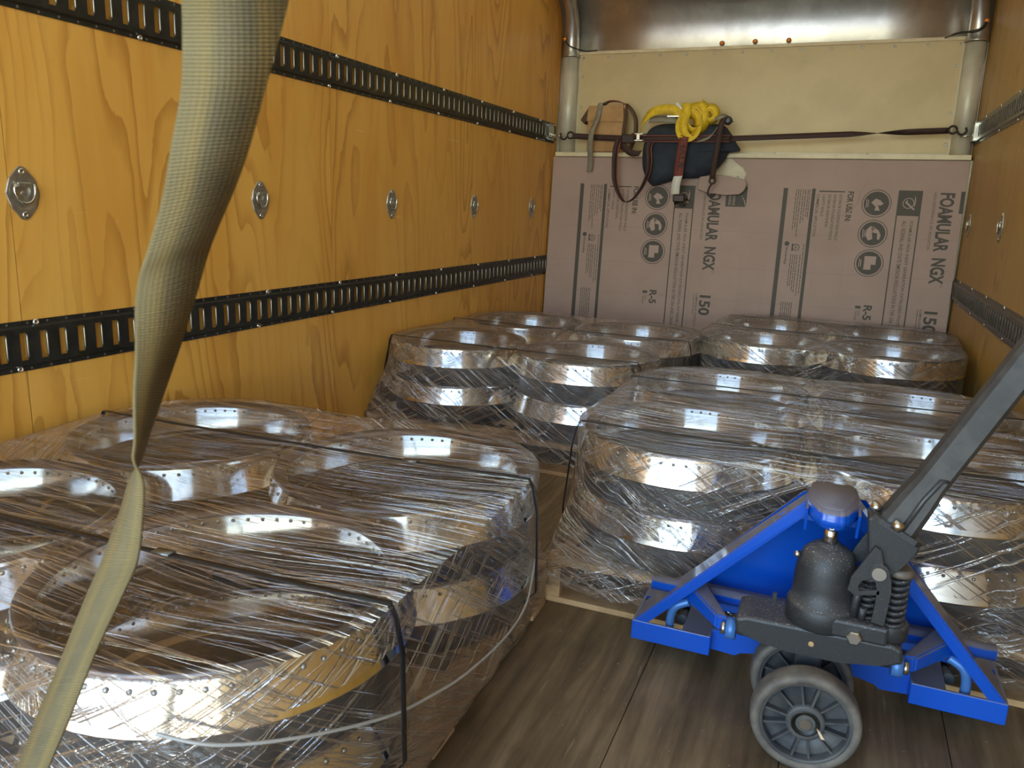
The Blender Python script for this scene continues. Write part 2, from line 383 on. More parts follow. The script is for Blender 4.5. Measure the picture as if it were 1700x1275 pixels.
# ------------------------------------------------------------------ the setting
WX = 2.46; YB = 4.83; Y0 = -1.32; ZC = 2.42
def plywall(name, x, sgn, m, seams, yend):
    """plywood sheets as slabs with thin gaps; the nose end edge follows a slight taper"""
    mb = MB(); uvl = mb.bm.loops.layers.uv.verify()
    ys = [Y0] + seams + [None]
    for i in range(len(ys)-1):
        y0 = ys[i] + (.0012 if i else 0); y1 = ys[i+1]
        last = y1 is None
        bot = yend[0] if last else y1-.0012; top = yend[1] if last else y1-.0012
        for (z0, z1) in ((0, ZC),):
            q = [(y0, z0), (bot, z0), (top, z1), (y0, z1)]
            A = [mb.bm.verts.new((x, yy, zz)) for yy, zz in q]; B = [mb.bm.verts.new((x-sgn*.012, yy, zz)) for yy, zz in q]
            fs = [mb.face(A), mb.face(list(reversed(B)))]+[mb.face([A[k], B[k], B[(k+1) % 4], A[(k+1) % 4]]) for k in range(4)]
            for f in fs:
                for lp in f.loops: lp[uvl].uv = (lp.vert.co.y+i*7.31, lp.vert.co.z+i*3.7)
    o = mb.build(name, m); o['kind'] = 'structure'; return o
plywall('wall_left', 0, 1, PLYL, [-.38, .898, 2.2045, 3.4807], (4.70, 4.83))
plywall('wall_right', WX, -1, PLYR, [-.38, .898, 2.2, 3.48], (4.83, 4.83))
struct('trim_1', MB().box((-.03, Y0, 0), (-.013, YB+.05, ZC)), POST)
struct('trim_2', MB().box((WX+.013, Y0, 0), (WX+.03, YB+.05, ZC)), POST)
mb = MB()
for k in range(8):
    x0 = -.012+k*.3106
    x1 = min(x0+.3106-.0022, WX+.012)
    if k in (4,): pass
    mb.box((x0, Y0, -.04), (x1, YB, 0))
fl = struct('floor', mb, FLOOR)
struct('trim_11', MB().box((-.03, Y0, -.06), (WX+.03, YB, -.041)), WIRE)
mb = MB()
mb.box((-.03, Y0, ZC), (WX+.03, 4.42, ZC+.004))
rf = struct('ceiling', mb, ROOF)
mb = MB()
for k in range(9):
    y = -1.1+k*.62
    mb.box((0, y, ZC-.03), (WX, y+.04, ZC-.001))
mb.build('roof_bow', ALU, rf)
# rear frame + yard outside
struct('trim_3', MB().box((-.10, Y0-.06, -.1), (0, Y0-.002, ZC+.1)).box((WX, Y0-.06, -.1), (WX+.10, Y0-.002, ZC+.1)).box((-.1, Y0-.06, ZC), (WX+.1, Y0-.002, ZC+.12)), POST)
g = MB().box((-30, -40, -.95), (30, 20, -.9)).build('ground', CONC); g['kind'] = 'structure'
# back wall, corner posts, nose cap
bw = struct('wall_back', MB().box((-.03, YB, 0), (WX+.03, YB+.02, 2.02)), POST)
MB().box((.125, YB-.006, 1.399), (2.34, YB-.0005, 2.003)).build('cream_panel', WHITEP, bw)
sc0 = None
def screwhead(r=.009, ax=(0, -1, 0)):
    return MB().lathe([(r, 0), (r*.95, .002), (r*.55, .004), (r*.5, .002), (0.0005, .002)], axis=ax, n=12)
pts = [(.145+k*.168, 1.985) for k in range(14)] + [(.145, z) for z in (1.87, 1.68, 1.5)] + [(2.32, z) for z in (1.87, 1.62, 1.45)]
for i, (x, z) in enumerate(pts):
    if sc0 is None: sc0 = screwhead().build('screw', ZINC); o = sc0
    else: o = sc0.copy(); COL.objects.link(o)
    o.parent = bw; o.location = (x, YB-.006, z)
for i, (x, s) in enumerate(((.062, 1), (2.40, -1))):
    prof = [(.055, 1.37), (.055, 1.985)]
    struct('trim_%d' % (4+i), MB().lathe(prof, (x, YB-.012, 0), n=28, caps=True), POST)
    # tapered corner casting above the post
    pc = [(x, YB-.012, 1.985), (x, YB-.012, 2.03), (x+.008*s, YB-.03, 2.12), (x+.02*s, YB-.09, 2.24), (x+.02*s, YB-.2, 2.36), (x+.02*s, YB-.3, 2.41)]
    struct('trim_%d' % (6+i), MB().tube(catmull(pc, 5), [.062-.0012*k for k in range(26)], 20), ALU)
mb = MB()
prof = [(YB, 2.0), (YB, 2.02)] + [(YB-.42+.42*math.cos(t), 2.03+.40*math.sin(t)) for t in [k*PI/2/16 for k in range(17)]]
rows = [[mb.bm.verts.new((x, y, z)) for x in (-.03, .6, 1.2, 1.9, WX+.03)] for y, z in prof]
for A, B in zip(rows, rows[1:]):
    for k in range(4): mb.face([A[k], A[k+1], B[k+1], B[k]], True)
nose = mb.build('wall_nose', ALU, fix=False); nose['kind'] = 'structure'
md = nose.modifiers.new('t', 'SOLIDIFY'); md.thickness = .004; md.offset = 0
struct('trim_8', MB().box((.10, YB-.014, 2.003), (2.37, YB-.001, 2.022), .002), TRIMM)
# ledge behind the foam board
lg = struct('trim_9', MB().box((.0, 4.737, .35), (WX, YB-.001, 1.357), 0), TRIMM)
struct('trim_10', MB().box((.022, 4.698, 1.3575), (2.448, YB-.001, 1.385), .003), TRIMM)
for x in (1.10, 1.155, 1.205, 1.25):
    o = sc0.copy(); COL.objects.link(o); o.parent = lg; o.location = (x, 4.737, 1.245)
for x in (1.40, 1.92): 
    o = sc0.copy(); COL.objects.link(o); o.parent = lg; o.location = (x, YB-.007, 1.392)
# amber marker lights
for i, (x, y, z, lab) in enumerate(((.035, YB-.07, 2.09, 'small amber light above the post in the left rear corner'), (1.027, YB-.012, 2.037, 'small amber light on the nose seam, leftmost of the middle three'),
        (1.222, YB-.012, 2.039, 'small amber light on the nose seam, middle of the three'), (1.415, YB-.012, 2.038, 'small amber light on the nose seam, rightmost of the middle three'),
        (2.428, YB-.06, 2.085, 'small amber light beside the wire in the right rear corner'))):
    e = empty('marker_light', (x, y, z), lab, 'light', 'amber marker lights')
    MB().lathe([(.0145, 0), (.0145, .006)], (x, y, z), (0, -1, .2), 16, caps=True).build('lens_ring', BROWN, e)
    MB().lathe([(.011, .006), (.009, .012), (.004, .015), (.0005, .0155)], (x, y, z), (0, -1, .2), 16).build('lens', AMBER, e)
tag(MB().tube(catmull([(.035, YB-.065, 2.09), (.06, YB-.09, 2.055), (.10, YB-.085, 2.035), (.16, YB-.03, 2.022), (.24, YB-.016, 2.026)]), .004, 6).build('light_wire', WIRE), 'thin black wire from the amber light in the left rear corner', 'wire')
tag(MB().tube(catmull([(2.425, YB-.06, 2.08), (2.41, YB-.10, 2.045), (2.37, YB-.10, 2.028), (2.30, YB-.06, 2.03), (2.24, YB-.016, 2.016)]), [.008]*14+[.006]*7+[.003]*4, 8).build('light_wire', WIRE), 'thick dark wire under the amber light in the right rear corner', 'wire')

# ------------------------------------------------------------------ E-tracks
def etrack(x, sgn, zc, y0, y1, M, LM, label, slots_step=.0541, ph=.889):
    """sgn=+1: inner face towards +x"""
    X = lambda d: x+sgn*d
    t = empty('logistics_track', (x, y0, zc), label, 'wall track', None)
    mb = MB()
    H = .0628
    def strip(pr):   # profile list of (d, z): extruded along y as thin shell
        A = [mb.bm.verts.new((X(d), y0, zc+z)) for d, z in pr]; B = [mb.bm.verts.new((X(d), y1, zc+z)) for d, z in pr]
        for k in range(len(pr)-1): mb.face([A[k], A[k+1], B[k+1], B[k]])
    strip([(.0005, H), (.003, H), (.003, .051), (.012, .046), (.012, .0345), (.009, .0345)])
    strip([(.009, -.0345), (.012, -.0345), (.012, -.046), (.003, -.051), (.003, -H), (.0005, -H)])
    n0 = math.ceil((y0-ph)/slots_step); n1 = math.floor((y1-ph)/slots_step)
    lips = mb
    for k in range(n0, n1+1):
        yc = ph+k*slots_step
        a = yc+.0105; b = yc+slots_step-.0105
        if b > y1: b = y1
        vs = [mb.bm.verts.new((X(d), y, zc+z)) for d, y, z in ((.012, a, -.0345), (.012, b, -.0345), (.012, b, .0345), (.012, a, .0345), (.008, a, -.0345), (.008, a, .0345), (.008, b, -.0345), (.008, b, .0345))]
        mb.face([vs[0], vs[1], vs[2], vs[3]]); mb.face([vs[0], vs[3], vs[5], vs[4]]); mb.face([vs[1], vs[6], vs[7], vs[2]])
        mb.mi = 1; lips.tube([(X(.010), a-.0015, zc-.031), (X(.0125), a-.002, zc-.024), (X(.0125), a-.002, zc+.024), (X(.010), a-.0015, zc+.031)], .0025, 6); mb.mi = 0
    # small punched holes along the flanges
    hl = mb; rng = range(n0, n1+1); mb.mi = 2
    for k in rng:
        for s in (-1, 1):
            hl.lathe([(.0035, 0), (.0001, .0002)], (X(.0033), ph+k*slots_step+.02, zc+s*.0567), (sgn, 0, 0), 8)
    mb.build('rail', [M, LM, LIP if sgn > 0 else WIRE], t, fix=False)
    sy = .44; k = 0; first = None
    for s, off in ((1, .932), (-1, .879)):
        yy = off - 4*sy
        while yy < y1-.02:
            if yy > y0+.02:
                if first is None:
                    first = screwhead(.0085, (sgn, 0, 0)).build('screw', SCREW); p = first
                else: p = first.copy(); COL.objects.link(p)
                p.parent = t; p.location = (X(.003)-x, yy-y0, s*.0565)
            yy += sy
    return t
etrack(0, 1, .6488, Y0+.02, 4.655, TRACK, LIP, 'black slotted cargo track low on the left plywood wall')
etrack(0, 1, 1.5018, Y0+.02, 4.72, TRACK, LIP, 'black slotted cargo track high on the left plywood wall')
etrack(WX, -1, .6488, Y0+.02, 4.70, TRACKR, TRACKR, 'grey slotted cargo track low on the right wall, crossed by the jack handle')
etrack(WX, -1, 1.5018, Y0+.02, 4.78, TRACKR, TRACKR, 'grey slotted cargo track high on the right plywood wall')

# ------------------------------------------------------------------ recessed D rings
def dring(x, y, z, sgn, lab):
    e = empty('recessed_tie_ring', (x, y, z), lab, 'tie-down ring', 'oval tie rings along the %s wall' % ('left' if sgn > 0 else 'right'))
    if dring.proto and sgn > 0:
        for ch in dring.proto.children:
            c = ch.copy(); COL.objects.link(c); c.parent = e
        return e
    X = lambda d: x+sgn*d
    def outline(sy, sz):
        pts = []
        for k in range(40):
            t = 2*PI*k/40; c, s_ = math.cos(t), math.sin(t)
            r = 1.0/max(abs(c)/1.0+abs(s_)*.45, .72*abs(c)+abs(s_)*.86, 1e-3)
            pts.append((sy*c*min(r, 1.02), sz*s_*min(r, 1.0)))
        return pts
    mb = MB()
    big = outline(.045, .064)
    cup = [(.0345*math.cos(2*PI*k/40), .036*math.sin(2*PI*k/40)-.002) for k in range(40)]
    R1 = [mb.bm.verts.new((X(.0004), y+a, z+b)) for a, b in big]; R2 = [mb.bm.verts.new((X(.0035), y+a*.97, z+b*.97)) for a, b in big]
    R3 = [mb.bm.verts.new((X(.0038), y+a*1.08, z+b*1.08)) for a, b in cup]; R4 = [mb.bm.verts.new((X(.0008), y+a*.9, z+b*.9)) for a, b in cup]
    R5 = [mb.bm.verts.new((X(.0006), y+a*.3, z+b*.3)) for a, b in cup]
    for A, B in ((R1, R2), (R2, R3), (R3, R4), (R4, R5)):
        for k in range(40): mb.face([A[k], A[(k+1) % 40], B[(k+1) % 40], B[k]], A is R3)
    mb.face(R5)
    mb.build('oval_plate', ZINC, e)
    # keeper and hanging ring
    MB().box((X(.001) if sgn > 0 else X(.011), y-.017, z+.014), (X(.011) if sgn > 0 else X(.001), y+.017, z+.026), .002).build('ring_keeper', ZINC, e)
    ring = [(X(.010), y+.027*math.cos(t), z+.010+.034*math.sin(t)) for t in [PI+k*PI/16 for k in range(17)]]
    ring = [(X(.009), y-.024, z+.022)]+ring+[(X(.009), y+.024, z+.022)]
    MB().tube(ring, .0038, 8).build('ring', CHROME, e)
    for s in (.051, -.051):
        MB().lathe([(.0085, 0), (.008, .002), (.004, .003), (.0036, .001), (.0004, .001)], (X(.0035), y, z+s), (sgn, 0, 0), 14).build('screw', CHROME, e)
    MB().lathe([(.006, 0), (.005, .001), (.0004, .0012)], (X(.0008), y, z), (sgn, 0, 0), 12).build('rivet', ZINC, e)
    if sgn > 0: dring.proto = e
    return e
dring.proto = None
names = ['nearest', 'second from the hanging strap side', 'third', 'fourth', 'farthest']
labs = ['oval steel tie ring on the left wall, nearest and largest of its row', 'oval steel tie ring on the left wall, just right of the hanging strap',
        'oval steel tie ring on the left wall, middle one of five in the row', 'oval steel tie ring on the left wall, second from the back wall', 'oval steel tie ring on the left wall, farthest and closest to the pink foam']
for y, lab in zip((.933, 1.793, 2.654, 3.505, 4.356), labs): dring(0, y, 1.019, 1, lab)
dring(WX, 4.478, 1.006, -1, 'oval steel tie ring on the right wall, beside the foam board edge')
dring(WX, 3.512, 1.008, -1, 'oval steel tie ring on the right wall, nearer the camera of the two')

# ------------------------------------------------------------------ foam board
FO = Vector((0, 4.7045, 1.3528)); FA = .0768
def F(u, s, off=0.): return FO+Vector((u, -s*math.sin(FA), -s*math.cos(FA)))+Vector((0, -math.cos(FA), math.sin(FA)))*off
foam = empty('foam_insulation_board', F(1.2, 1.2), 'large pink printed foam insulation board leaning on the back wall', 'foam board')
outl = [(.012, 0), (1.02, 0), (1.03, .14), (1.245, .14), (1.258, .085), (1.235, .05), (1.165, 0), (2.444, 0), (2.444, 1.215), (.012, 1.215)]
MB().prism([F(u, s) for u, s in outl], (0, 0, 0), Vector((0, math.cos(FA), -math.sin(FA)))*.025).build('foam_sheet', FOAM, foam)
class Print:
    def __init__(s, mb=None, mi=0): s.mb = mb or MB(); s.mi = mi
    def poly(s, pts, off=.0008):
        s.mb.mi = s.mi; s.mb.face([s.mb.bm.verts.new(F(u, t, off)) for u, t in pts])
        return s
    def rect(s, u0, s0, u1, s1, off=.0008): return s.poly([(u0, s0), (u0, s1), (u1, s1), (u1, s0)], off)
    def disc(s, u, t, r, off=.0008, n=40): return s.poly([(u+r*math.cos(2*PI*k/n), t+r*math.sin(2*PI*k/n)) for k in range(n)], off)
    def ring(s, u, t, r, w, off=.0008, n=48):
        for k in range(n):
            a, b = 2*PI*k/n, 2*PI*(k+1)/n
            s.poly([(u+r*math.cos(a), t+r*math.sin(a)), (u+(r-w)*math.cos(a), t+(r-w)*math.sin(a)), (u+(r-w)*math.cos(b), t+(r-w)*math.sin(b)), (u+r*math.cos(b), t+r*math.sin(b))], off)
        return s
def textmesh(txt, bold=0.):
    c = bpy.data.curves.new('t', 'FONT'); c.body = txt; c.size = 1; c.offset = bold; c.resolution_u = 3
    o = bpy.data.objects.new('t', c); COL.objects.link(o); bpy.context.view_layer.update()
    me = bpy.data.meshes.new_from_object(o.evaluated_get(bpy.context.evaluated_depsgraph_get()))
    vs = [v.co.copy() for v in me.vertices]; fs = [list(p.vertices) for p in me.polygons]
    bpy.data.objects.remove(o); bpy.data.curves.remove(c); bpy.data.meshes.remove(me)
    x0 = min(v.x for v in vs); x1 = max(v.x for v in vs); y0 = min(v.y for v in vs); y1 = max(v.y for v in vs)
    return [((v.x-x0)/(x1-x0), (v.y-y0)/(y1-y0)) for v in vs], fs
def ptext(mb, fn, txt, u0, s0, du, ds, bold=.0):
    """text running down: glyph tops towards +u"""
    vs, fs = textmesh(txt, bold)
    V = [mb.bm.verts.new(fn(u0+b*du, s0+a*ds)) for a, b in vs]
    for f in fs: mb.face([V[i] for i in f])
ink = Print(); ko = Print(ink.mb, 1); lines = Print()
random.seed(4)
def T(txt, u0, s0, du, ds, bold=0., tgt=None, off=.0008):
    (tgt or ink).mb.mi = (tgt or ink).mi
    ptext((tgt or ink).mb, lambda u, s: F(u, s, off), txt, u0, s0, du, ds, bold)
for mod in (0, 1):
    D = -1.272 if mod else 0
    ink.rect(1.484+D, .166, 1.509+D, 1.2).rect(1.645+D, .166, 1.664+D, 1.2)
    ink.rect(2.109+D, .30, 2.116+D, 1.2).rect(2.226+D, .30, 2.233+D, 1.2)
    ink.rect(2.109+D, .165, 2.233+D, .306)
    ink.rect(1.685+D, .177, 1.826+D, .184)
    T('FOR USE IN:', 1.841+D, .178, .034, .172, .035)
    for (u, e, t) in ((1.797, .46, 'EXTERIOR FOUNDATION WALLS'), (1.766, .46, 'INTERIOR FOUNDATION WALLS'), (1.736, .385, 'EXTERIOR SHEATHING'), (1.705, .325, 'CAVITY WALLS'), (1.674, .444, 'COMMERCIAL APPLICATIONS')):
        T(t, u+D, .198, .0165, e-.198, .004)
    for t, cs in enumerate((.242, .413, .582)):
        u = 2.0+D
        ink.disc(u, cs, .067).ring(u, cs, .079, .004)
        if t == 0: ko.poly([(u-.028, cs-.005), (u-.005, cs-.028), (u+.020, cs-.018), (u+.038, cs+.0), (u+.022, cs+.012), (u+.008, cs+.008), (u+.022, cs+.04), (u-.006, cs+.04), (u-.002, cs+.018)], .0012)
        elif t == 1:
            ko.poly([(u-.02, cs+.04), (u-.038, cs+.01), (u-.034, cs-.022), (u-.012, cs-.045), (u+.012, cs-.034), (u-.004, cs-.008), (u+.002, cs+.03)], .0012)
            ko.poly([(u-.012, cs-.045), (u+.03, cs-.02), (u+.044, cs+.008), (u+.038, cs+.034), (u+.026, cs+.03), (u+.024, cs-.002), (u-.004, cs-.008)], .0012)
        else: ko.poly([(u-.026, cs-.04), (u+.036, cs-.04), (u+.036, cs+.008), (u+.012, cs+.008), (u+.012, cs+.038), (u-.026, cs+.038)], .0012)
        for j in range(2): ko.rect(u-.054+j*.009, cs-.025+.006*j, u-.050+j*.009, cs+.025-.004*j, .0012)
    # check mark badge
    u, cs = 2.166+D, .236
    ko.ring(u, cs, .030, .004, .0012); ko.poly([(u-.012, cs-.015), (u-.004, cs-.017), (u-.006, cs-.006), (u+.036, cs+.032), (u+.030, cs+.038), (u-.016, cs-.002)], .0012)
    ko.poly([(u+.030, cs-.045), (u+.037, cs-.02), (u+.035, cs+.01), (u+.029, cs+.02), (u+.031, cs-.01)], .0012)
    T('R-5', 2.002+D, .826, .046, .086, .03); T('1', 1.957+D, .832, .030, .016, .01)
    T('INCH', 1.974+D, .862, .012, .028); T('THICKNESS', 1.957+D, .862, .012, .055)
    T('FOAMULAR NGX (NEXT GENERATION EXTRUDED POLYSTYRENE) INSULATION', 2.182+D, .334, .021, .83, .006)
    T('ALL FEDERAL AND STATE EMISSION REGULATIONS IN THE USA AND CANADA', 2.147+D, .334, .021, .73, .006)
    T('HIGH PERFORMANCE XPS INSULATION', 2.289+D, .174, .0145, .317)
    T('FOAMULAR', 2.322+D, .174, .074, .325, .035); T('NGX', 2.322+D, .535, .074, .145, .035); ink.ring(2.388+D, .690, .006, .0015)
    T('150', 2.322+D, .836, .070, .125, .03); T('COMPRESSIVE STRENGTH 15 PSI', 2.298+D, .826, .013, .26, .004); ink.rect(2.286+D, .83, 2.289+D, .96)
    # small print, too small to read: thin broken rules
    def fine(us, s0, s1s):
        for u, s1 in zip(us, s1s):
            s = s0
            while s < s1:
                l = random.uniform(.012, .035); ink.rect(u+D, s, u+.004+D, min(s+l, s1)); s += l+.004
    fine((1.632, 1.622, 1.608, 1.595, 1.58, 1.568, 1.556), .172, (.34, .33, .36, .37, .45, .40, .41))
    fine((1.617, 1.600, 1.588, 1.576, 1.564), .555, (.80, .78, .77, .74, .75))
    fine((1.632,), .49, (.79,))
    fine((1.60, 1.588, 1.576, 1.564, 1.552, 1.54), .84, (1.15,)*6)
    ink.ring(1.590+D, .512, .021, .004); ink.rect(1.566+D, .49, 1.574+D, .534); T('UL', 1.582+D, .500, .016, .024, .02)
    ink.disc(1.537+D, .492, .014); T('Ingevity', 1.528+D, .516, .018, .10, .02)
    ob = 1.152 if mod else 2.424
    ink.rect(ob, .165, 1.276 if mod else 2.4435, .285)
    if mod:
        T('OWENS', 1.192, .205, .017, .072, .01, ko, .0012); T('CORNING', 1.168, .19, .017, .087, .01, ko, .0012)
        ko.poly([(1.276, .285), (1.272, .285), (1.262, .25), (1.244, .22), (1.246, .219), (1.266, .248)], .0012)
ink.mb.build('printed_lettering', [INK, FOAMICON], foam, fix=False)
for s in (.434, .656, .856): lines.rect(.012, s, 2.444, s+.002, .0006)
for u in (.66, .98, 1.05, 1.28, 1.42, 1.70, 1.86):
    lines.rect(u, .40+random.random()*.2, u+.0015, .75+random.random()*.3, .0006)
lines.poly([(1.94, .12), (1.943, .12), (1.915, .17), (1.905, .24), (1.87, .29), (1.82, .32), (1.815, .318), (1.865, .286), (1.9, .238), (1.911, .169)], .0014)
lines.mb.build('pressed_lines', CRACK, foam, fix=False)
# broken scrap of foam in front of the notch
sp = [(.99, .115), (1.10, .10), (1.262, .128), (1.272, .155), (1.262, .19), (1.235, .215), (1.15, .222), (1.05, .212), (.98, .19)]
tag(MB().prism([F(u, s, .055-.1*(s-.1)) for u, s in sp], (0, 0, 0), Vector((0, math.cos(FA), -math.sin(FA)))*.03, .003).build('foam_scrap', FOAM), 'broken piece of pink foam below the navy blanket, under the black hook', 'foam scrap')

# ------------------------------------------------------------------ things on the ledge
def puff(poly, y0, front, back, m, name, parent=None, rings=9, wr=.008, sc=9.0, mb=None):
    """rounded solid from an outline in the x-z plane bulging towards the viewer"""
    own = mb is None; mb = mb or MB()
    P2 = catmull([(x, 0, z) for x, z in poly]+[(poly[0][0], 0, poly[0][1])], 5)[:-1]
    cx = sum(p.x for p in P2)/len(P2); cz = sum(p.z for p in P2)/len(P2)
    for sgn, dep in ((-1, front), (1, back)):
        R = []
        for k in range(rings):
            s = math.cos(k/(rings-1)*PI/2*.96)
            d = math.sqrt(max(0, 1-s**2.6))
            row = []
            for p in P2:
                x, z = cx+(p.x-cx)*s, cz+(p.z-cz)*s
                w = noise.noise(Vector((x*sc, z*sc*.7, dep*5)))*wr*4*d + noise.noise(Vector((x*sc*2.5+3, z*sc*1.2, 7)))*wr*d
                row.append(mb.bm.verts.new((x, y0+sgn*(dep*d)+w, z)))
            R.append(row)
        n = len(P2)
        for A, B in zip(R, R[1:]):
            for k in range(n): mb.face([A[k], A[(k+1) % n], B[(k+1) % n], B[k]], True)
        mb.face(R[-1], True)
    bmesh.ops.remove_doubles(mb.bm, verts=mb.bm.verts[:], dist=.0003)
    return mb.build(name, m, parent) if own else mb
bl = puff([(.62, 1.40), (.64, 1.50), (.70, 1.545), (.80, 1.555), (.92, 1.545), (1.02, 1.55), (1.10, 1.545), (1.15, 1.50), (1.19, 1.44), (1.215, 1.395), (1.15, 1.385), (1.13, 1.34), (1.07, 1.275), (.98, 1.235), (.86, 1.225), (.76, 1.195), (.70, 1.18), (.655, 1.225), (.625, 1.30)], 4.655, .09, .03, NAVY, 'moving_blanket', wr=.010)
tag(bl, 'dark navy folded moving blanket slumped over the ledge under yellow webbing', 'blanket')
# square tan bag with lid flap
bag = empty('tan_satchel_bag', (.36, 4.74, 1.385), 'tan boxy bag with lid flap and brown handles on the ledge', 'bag')
MB().box((.238, 4.68, 1.3855), (.478, 4.80, 1.655), .012).build('body', CARD, bag)
MB().prism([(.236, 4.672, 1.575), (.482, 4.672, 1.570), (.486, 4.674, 1.672), (.245, 4.674, 1.668)], (0, 0, 0), (0, .008, 0), .002).prism([(.245, 4.676, 1.66), (.486, 4.676, 1.664), (.48, 4.80, 1.672), (.25, 4.80, 1.668)], (0, 0, 0), (0, 0, .008), .002).build('lid_flap', CARD, bag)
MB().prism([(.242, 4.69, 1.665), (.185, 4.70, 1.585), (.212, 4.70, 1.56), (.25, 4.69, 1.60)], (0, 0, 0), (0, .09, 0), .002).build('side_flap', BROWN, bag)
MB().strap(catmull([(.32, 4.74, 1.675), (.36, 4.735, 1.70), (.42, 4.735, 1.70), (.47, 4.735, 1.68), (.495, 4.735, 1.655)]), (0, 1, 0), .05, .006).build('top_handle', MAROON, bag)
MB().strap(catmull([(.482, 4.70, 1.68), (.525, 4.69, 1.64), (.555, 4.685, 1.58), (.56, 4.68, 1.50), (.545, 4.68, 1.44), (.53, 4.68, 1.40)]), (.8, .6, 0), .028, .004).strap(catmull([(.478, 4.68, 1.68), (.49, 4.672, 1.60), (.485, 4.668, 1.50), (.48, 4.668, 1.40)]), (.9, .3, 0), .022, .004).build('shoulder_strap', BROWN, bag)
tag(MB().strap(catmull([(.335, 4.735, 1.683), (.327, 4.664, 1.680), (.315, 4.660, 1.60), (.303, 4.58, 1.50), (.292, 4.60, 1.40), (.283, 4.645, 1.32), (.275, 4.66, 1.262)]), (1, .02, .12), .034, .003).build('grey_strap', GREYW), 'flat olive-grey webbing strap hanging down over the tan bag', 'strap')
# yellow webbing bundle
ye = empty('yellow_tow_strap', (.9, 4.70, 1.55), 'bright yellow webbing bundle coiled on top of the navy blanket', 'strap')
def spiral(c, r0, r1, turns, w, wd, sq=1., y=0, tilt=.15):
    c = Vector(c); pts = []
    for k in range(int(turns*20)+1):
        t = k/20*2*PI; r = r0+(r1-r0)*k/(turns*20)
        pts.append(c+Vector((r*math.cos(t), tilt*r*math.sin(t)+y*k*.001, r*sq*math.sin(t))))
    return pts
MB().strap(catmull([(.60, 4.64, 1.50), (.615, 4.62, 1.555), (.66, 4.60, 1.605), (.73, 4.59, 1.63), (.80, 4.59, 1.63), (.86, 4.60, 1.60)]), [(.15*math.sin(k*.3), .2, .97) for k in range(31)], .055, .004).build('arched_band', YEL, ye)
def rdir(n, a=.75, b=.65, ph=0): return [(a*math.cos(k*PI/10+ph), b, a*math.sin(k*PI/10+ph)) for k in range(n)]
MB().strap(spiral((.945, 4.58, 1.58), .050, .070, 1.2, .05, None, 1.3), rdir(30), .058, .005).build('coil', YEL, ye)
MB().strap(spiral((.915, 4.55, 1.53), .05, .062, 1.3, .05, None, 1.3, tilt=.3), rdir(30, .8, -.6), .055, .005).build('coil', YEL, ye)
MB().strap(spiral((1.025, 4.60, 1.60), .03, .045, 1.4, .05, None, 1.1), rdir(30, .7, .7), .05, .005).build('coil', YEL, ye)
MB().strap(catmull([(.89, 4.55, 1.66), (.90, 4.53, 1.60), (.885, 4.53, 1.53), (.91, 4.53, 1.475), (.96, 4.535, 1.46)]), (1, .1, .0), .05, .004).build('loose_end', YEL, ye)
MB().strap(catmull([(.66, 4.61, 1.575), (.74, 4.59, 1.575), (.83, 4.59, 1.565), (.89, 4.60, 1.54)]), (0, .5, .86), .045, .004).build('inner_band', GREYW, ye)
MB().box((.77, 4.585, 1.583), (.87, 4.60, 1.597), .004).build('buckle', CHROME, ye)
MB().prism([(.815, 4.60, 1.665), (.83, 4.60, 1.672), (.86, 4.60, 1.635), (.845, 4.60, 1.627)], (0, 0, 0), (0, .003, 0)).build('sewn_tag', WHITEL, ye)
tag(MB().strap(catmull([(.98, 4.55, 1.45), (1.05, 4.54, 1.47), (1.09, 4.55, 1.53), (1.13, 4.56, 1.57), (1.10, 4.57, 1.585), (1.06, 4.575, 1.57)]), (.2, .6, .5), .05, .004).build('grey_webbing_loop', GREYW), 'grey webbing loop lying to the right of the yellow bundle', 'strap')
# tightened cargo strap across the nose
cs = empty('ratchet_strap', (.6, 4.56, 1.46), 'black and red ratchet strap stretched across the back between both wall tracks', 'ratchet strap')
def scurve(x, y, z, s):
    # open hook + closed eye, lying in the x-z plane
    a = [(x-s*.045+.022*math.cos(t), y, z+.022*math.sin(t)) for t in [PI*.75+k*PI*1.25/14 for k in range(15)]] if s > 0 else [(x+.045+.022*math.cos(t), y, z+.022*math.sin(t)) for t in [PI*.25-k*PI*1.25/14 for k in range(15)]]
    b = [(x+s*.0+.020*math.cos(t), y+.003, z+.004+.020*math.sin(t)) for t in ([PI*1.25+k*PI*1.75/18 for k in range(19)] if s > 0 else [-PI*.25-k*PI*1.75/18 for k in range(19)])]
    return a+b
yS = 4.548
MB().tube(scurve(.135, 4.66, 1.483, 1), .006, 8).build('s_hook', BLACKI, cs)
MB().tube(scurve(2.335, 4.69, 1.513, -1), .006, 8).build('s_hook', BLACKI, cs)
pA = catmull([(.15, 4.66, 1.483), (.24, 4.665, 1.478), (.30, 4.655, 1.474), (.48, 4.64, 1.466), (.57, 4.575, 1.460), (.62, yS, 1.457), (.75, yS-.01, 1.456), (.9, yS-.015, 1.455), (1.05, yS, 1.457), (1.16, 4.58, 1.46)])
MB().strap(pA, (0, .05, 1), .036, .003).build('webbing', WEBB, cs)
pB = [Vector((1.16, 4.58, 1.46)).lerp(Vector((2.315, 4.69, 1.513)), k/40) for k in range(41)]
wd = []
for k in range(41):
    t = k/40; a = (t-.70)*9.0; a = max(-1.2, min(1.2, a)); wd.append((0, -math.cos(a*1.0), math.sin(a)))
MB().strap(pB, wd, .034, .002).build('webbing', WEBB, cs)
MB().strap([p+Vector((0, -.0025, .0175)) for p in pA[20:]], (0, .05, 1), .004, .002).strap([p+Vector((0, -.0025, -.0175)) for p in pA[20:]], (0, .05, 1), .004, .002).build('red_edging', WEBE, cs)
